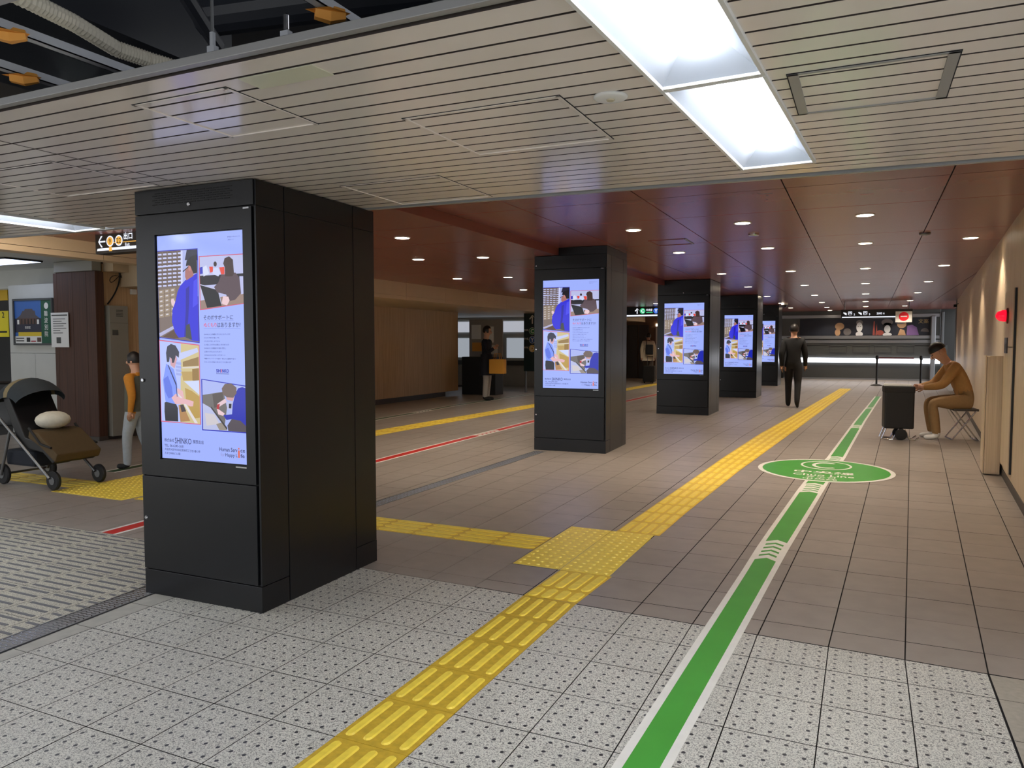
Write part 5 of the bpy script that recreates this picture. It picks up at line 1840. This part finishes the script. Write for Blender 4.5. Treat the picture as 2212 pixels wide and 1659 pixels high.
for s in (-1, 1):
    MB().tube([(s * 0.19, -0.17, 0.01), (s * 0.19, 0.14, 0.45)], 0.011, 8).build('leg', M['silver'], t)
    MB().tube([(s * 0.17, 0.17, 0.01), (s * 0.17, -0.14, 0.45)], 0.011, 8).build('leg', M['silver'], t)
for yy in (-0.17, 0.17):
    MB().tube([(-0.19, yy, 0.012), (0.19, yy, 0.012)], 0.011, 8).build('foot_bar', M['silver'], t)
t = thing('shopping_trolley', 'black bag trolley with bent steel feet in front of the seated person', 'trolley', (0.47, 12.66, 0), math.radians(6))
MB().box(-0.20, -0.14, 0.17, 0.20, 0.16, 0.78).build('bag', M['black'], t, bevel=0.025)
MB().box(-0.205, -0.145, 0.70, 0.205, 0.165, 0.80).build('flap', M['rubber'], t, bevel=0.02)
for yy in (-0.12, 0.13):
    MB().tube([(-0.17, yy, 0.18), (-0.23, yy, 0.02), (-0.16, yy, 0.012), (-0.08, yy, 0.012), (0.0, yy, 0.17)], 0.011, 8).build('front_foot', M['silver'], t)
    MB().tube([(0.08, yy, 0.16), (0.14, yy, 0.02), (0.22, yy, 0.012), (0.27, yy, 0.05)], 0.011, 8).build('rear_foot', M['silver'], t)
    TW = Matrix.Translation((0.03, yy, 0.085)) @ Matrix.Rotation(PI / 2, 4, 'X')
    MB().lathe([(0.03, -0.018), (0.082, -0.014), (0.085, 0.0), (0.082, 0.014), (0.03, 0.018)], 20, 0, TW).build('wheel', M['rubber'], t)
tag(MB().box(0.27, 12.55, 0.803, 0.64, 12.80, 0.83).build('newspaper', M['white'], bevel=0.006, loc=(0.46, 12.66, 0.80)), 'white folded paper lying on top of the black trolley', 'paper')

# suitcase, bags
t = thing('suitcase', 'small black wheeled suitcase behind the person in beige coat', 'suitcase', (-6.93, 26.35, 0.009))
MB().box(-0.21, -0.12, 0.05, 0.21, 0.12, 0.62).build('shell', M['black'], t, bevel=0.03)
for x in (-0.1, 0.1):
    MB().tube([(x, 0.09, 0.6), (x, 0.12, 0.95)], 0.008, 6).build('handle_tube', M['steel_dark'], t)
MB().tube([(-0.1, 0.12, 0.95), (0.1, 0.12, 0.95)], 0.012, 6).build('handle', M['black'], t)
for x in (-0.15, 0.15):
    TW = Matrix.Translation((x, -0.08, 0.03)) @ Matrix.Rotation(PI / 2, 4, 'Y')
    MB().lathe([(0.03, -0.012), (0.03, 0.012)], 12, 0, TW).build('wheel', M['rubber'], t)
t = thing('carrier_bag', 'yellow orange carrier bag beside the navy coat', 'bag', (-8.22, 16.75, 0.68))
MB().box(-0.2, -0.09, 0, 0.2, 0.09, 0.36).build('bag', mat('bag_yellow', (226, 164, 62), .6), t, bevel=0.02)
for yy in (-0.05, 0.05):
    MB().tube([(-0.08, yy, 0.35), (-0.06, yy, 0.5), (0.06, yy, 0.5), (0.08, yy, 0.35)], 0.008, 6).build('strap', M['orange_tape'], t)
t = thing('shoulder_bag', 'dark rucksack on the back of the beige coat wearer', 'bag', (-7.02, 26.66, 1.02))
MB().box(-0.12, -0.08, 0, 0.14, 0.04, 0.36).build('bag', M['rubber'], t, bevel=0.03)
MB().tube([(-0.1, -0.02, 0.34), (-0.12, 0.06, 0.52), (0.0, 0.10, 0.5)], 0.014, 6).build('strap', M['rubber'], t)

# stroller
t = thing('stroller', 'dark baby stroller with canopy and pale cushion rolling in from the left', 'stroller', (-7.5, 4.93, 0.009), 0.0)
fm = M['steel_dark']
for s in (-0.24, 0.24):
    MB().tube([(-1.0, s, 1.0), (-0.85, s, 1.0), (-0.2, s, 0.52), (0.34, s, 0.12)], 0.014, 8).build('side_tube', fm, t)
    MB().tube([(-0.25, s, 0.56), (-0.42, s, 0.10)], 0.014, 8).build('rear_leg', fm, t)
    MB().tube([(0.05, s, 0.60), (0.22, s, 0.45), (0.38, s, 0.42)], 0.012, 8).build('bumper_arm', M['rubber'], t)
    for (x, r) in ((-0.43, 0.105), (0.36, 0.095)):
        TW = Matrix.Translation((x, s + 0.03, r)) @ Matrix.Rotation(PI / 2, 4, 'X')
        w_ = MB().lathe([(r * .45, -0.02), (r * .9, -0.02), (r, -0.01), (r, 0.01), (r * .9, 0.02), (r * .45, 0.02)], 22, 0, TW).build('wheel', M['rubber'], t)
        MB().lathe([(r * .42, -0.024), (r * .42, 0.024)], 14, 0, TW).build('hub', fm, w_)
MB().tube([(-1.0, -0.24, 1.0), (-1.03, 0, 1.01), (-1.0, 0.24, 1.0)], 0.018, 8).build('handle', M['rubber'], t)
MB().tube([(-0.43, -0.24, 0.105), (-0.43, 0.24, 0.105)], 0.012, 8).build('axle', fm, t)
mb = MB()
mb.prism([(-0.42, 0.95), (-0.30, 0.92), (-0.05, 0.50), (0.30, 0.44), (0.42, 0.30), (0.36, 0.26), (0.22, 0.36), (-0.14, 0.40)], -0.22, 0.22, 0, Matrix(((1, 0, 0, 0), (0, 0, 1, 0), (0, 1, 0, 0), (0, 0, 0, 1))))
mb.build('seat', M['black'], t, bevel=0.012)
mb = MB()
n, m = 12, 8
v, f = [], []
for i in range(m + 1):
    a = math.radians(15 + 125 * i / m)
    for k in range(n + 1):
        b = PI * k / n
        v.append((-0.28 - 0.36 * math.cos(a) * (0.55 + 0.45 * math.sin(b)), -0.25 * math.cos(b), 0.74 + 0.34 * math.sin(a) * (0.45 + 0.55 * math.sin(b))))
for i in range(m):
    for k in range(n):
        q = (i * (n + 1) + k, i * (n + 1) + k + 1, (i + 1) * (n + 1) + k + 1, (i + 1) * (n + 1) + k)
        f.append(q)
mb.add(v, f)
for i in range(m):
    for k in range(n):
        mb.m[i * n + k] = 1 if i == 4 else 0
mb.build('canopy', [CL('slate', (40, 48, 54)), CL('sand', (128, 116, 86))], t, smooth=True)
MB().ball((0.06, 0, 0.66), (0.14, 0.17, 0.09), 14, 8).build('cushion', CL('cream', (212, 208, 192)), t, smooth=True)
mb = MB()
mb.prism([(0.04, 0.58), (0.16, 0.56), (0.46, 0.36), (0.42, 0.28), (0.2, 0.42), (0.02, 0.5)], -0.235, 0.235, 0, Matrix(((1, 0, 0, 0), (0, 0, 1, 0), (0, 1, 0, 0), (0, 0, 0, 1))))
mb.build('leg_cover', CL('ochre', (84, 66, 38)), t, bevel=0.015)
mb = MB().box(-0.40, -0.2, 0.20, 0.05, 0.2, 0.36)
mb.build('basket', CL('dark_navy', (22, 28, 40)), t, bevel=0.03)

# cables at the far right end and small wall camera
t = thing('wall_camera', 'small dark camera on a bracket at the far end of the right wall', 'camera', (RWX(24.6) - 0.02, 24.6, 2.45))
MB().box(-0.10, -0.05, 0, -0.02, 0.15, 0.07).build('body', M['black'], t, bevel=0.008)
MB().tube([(0.03, 0.05, 0.10), (-0.05, 0.05, 0.07)], 0.012, 6).build('bracket', M['dark_grey'], t)
bpy.data.objects.remove(_to)
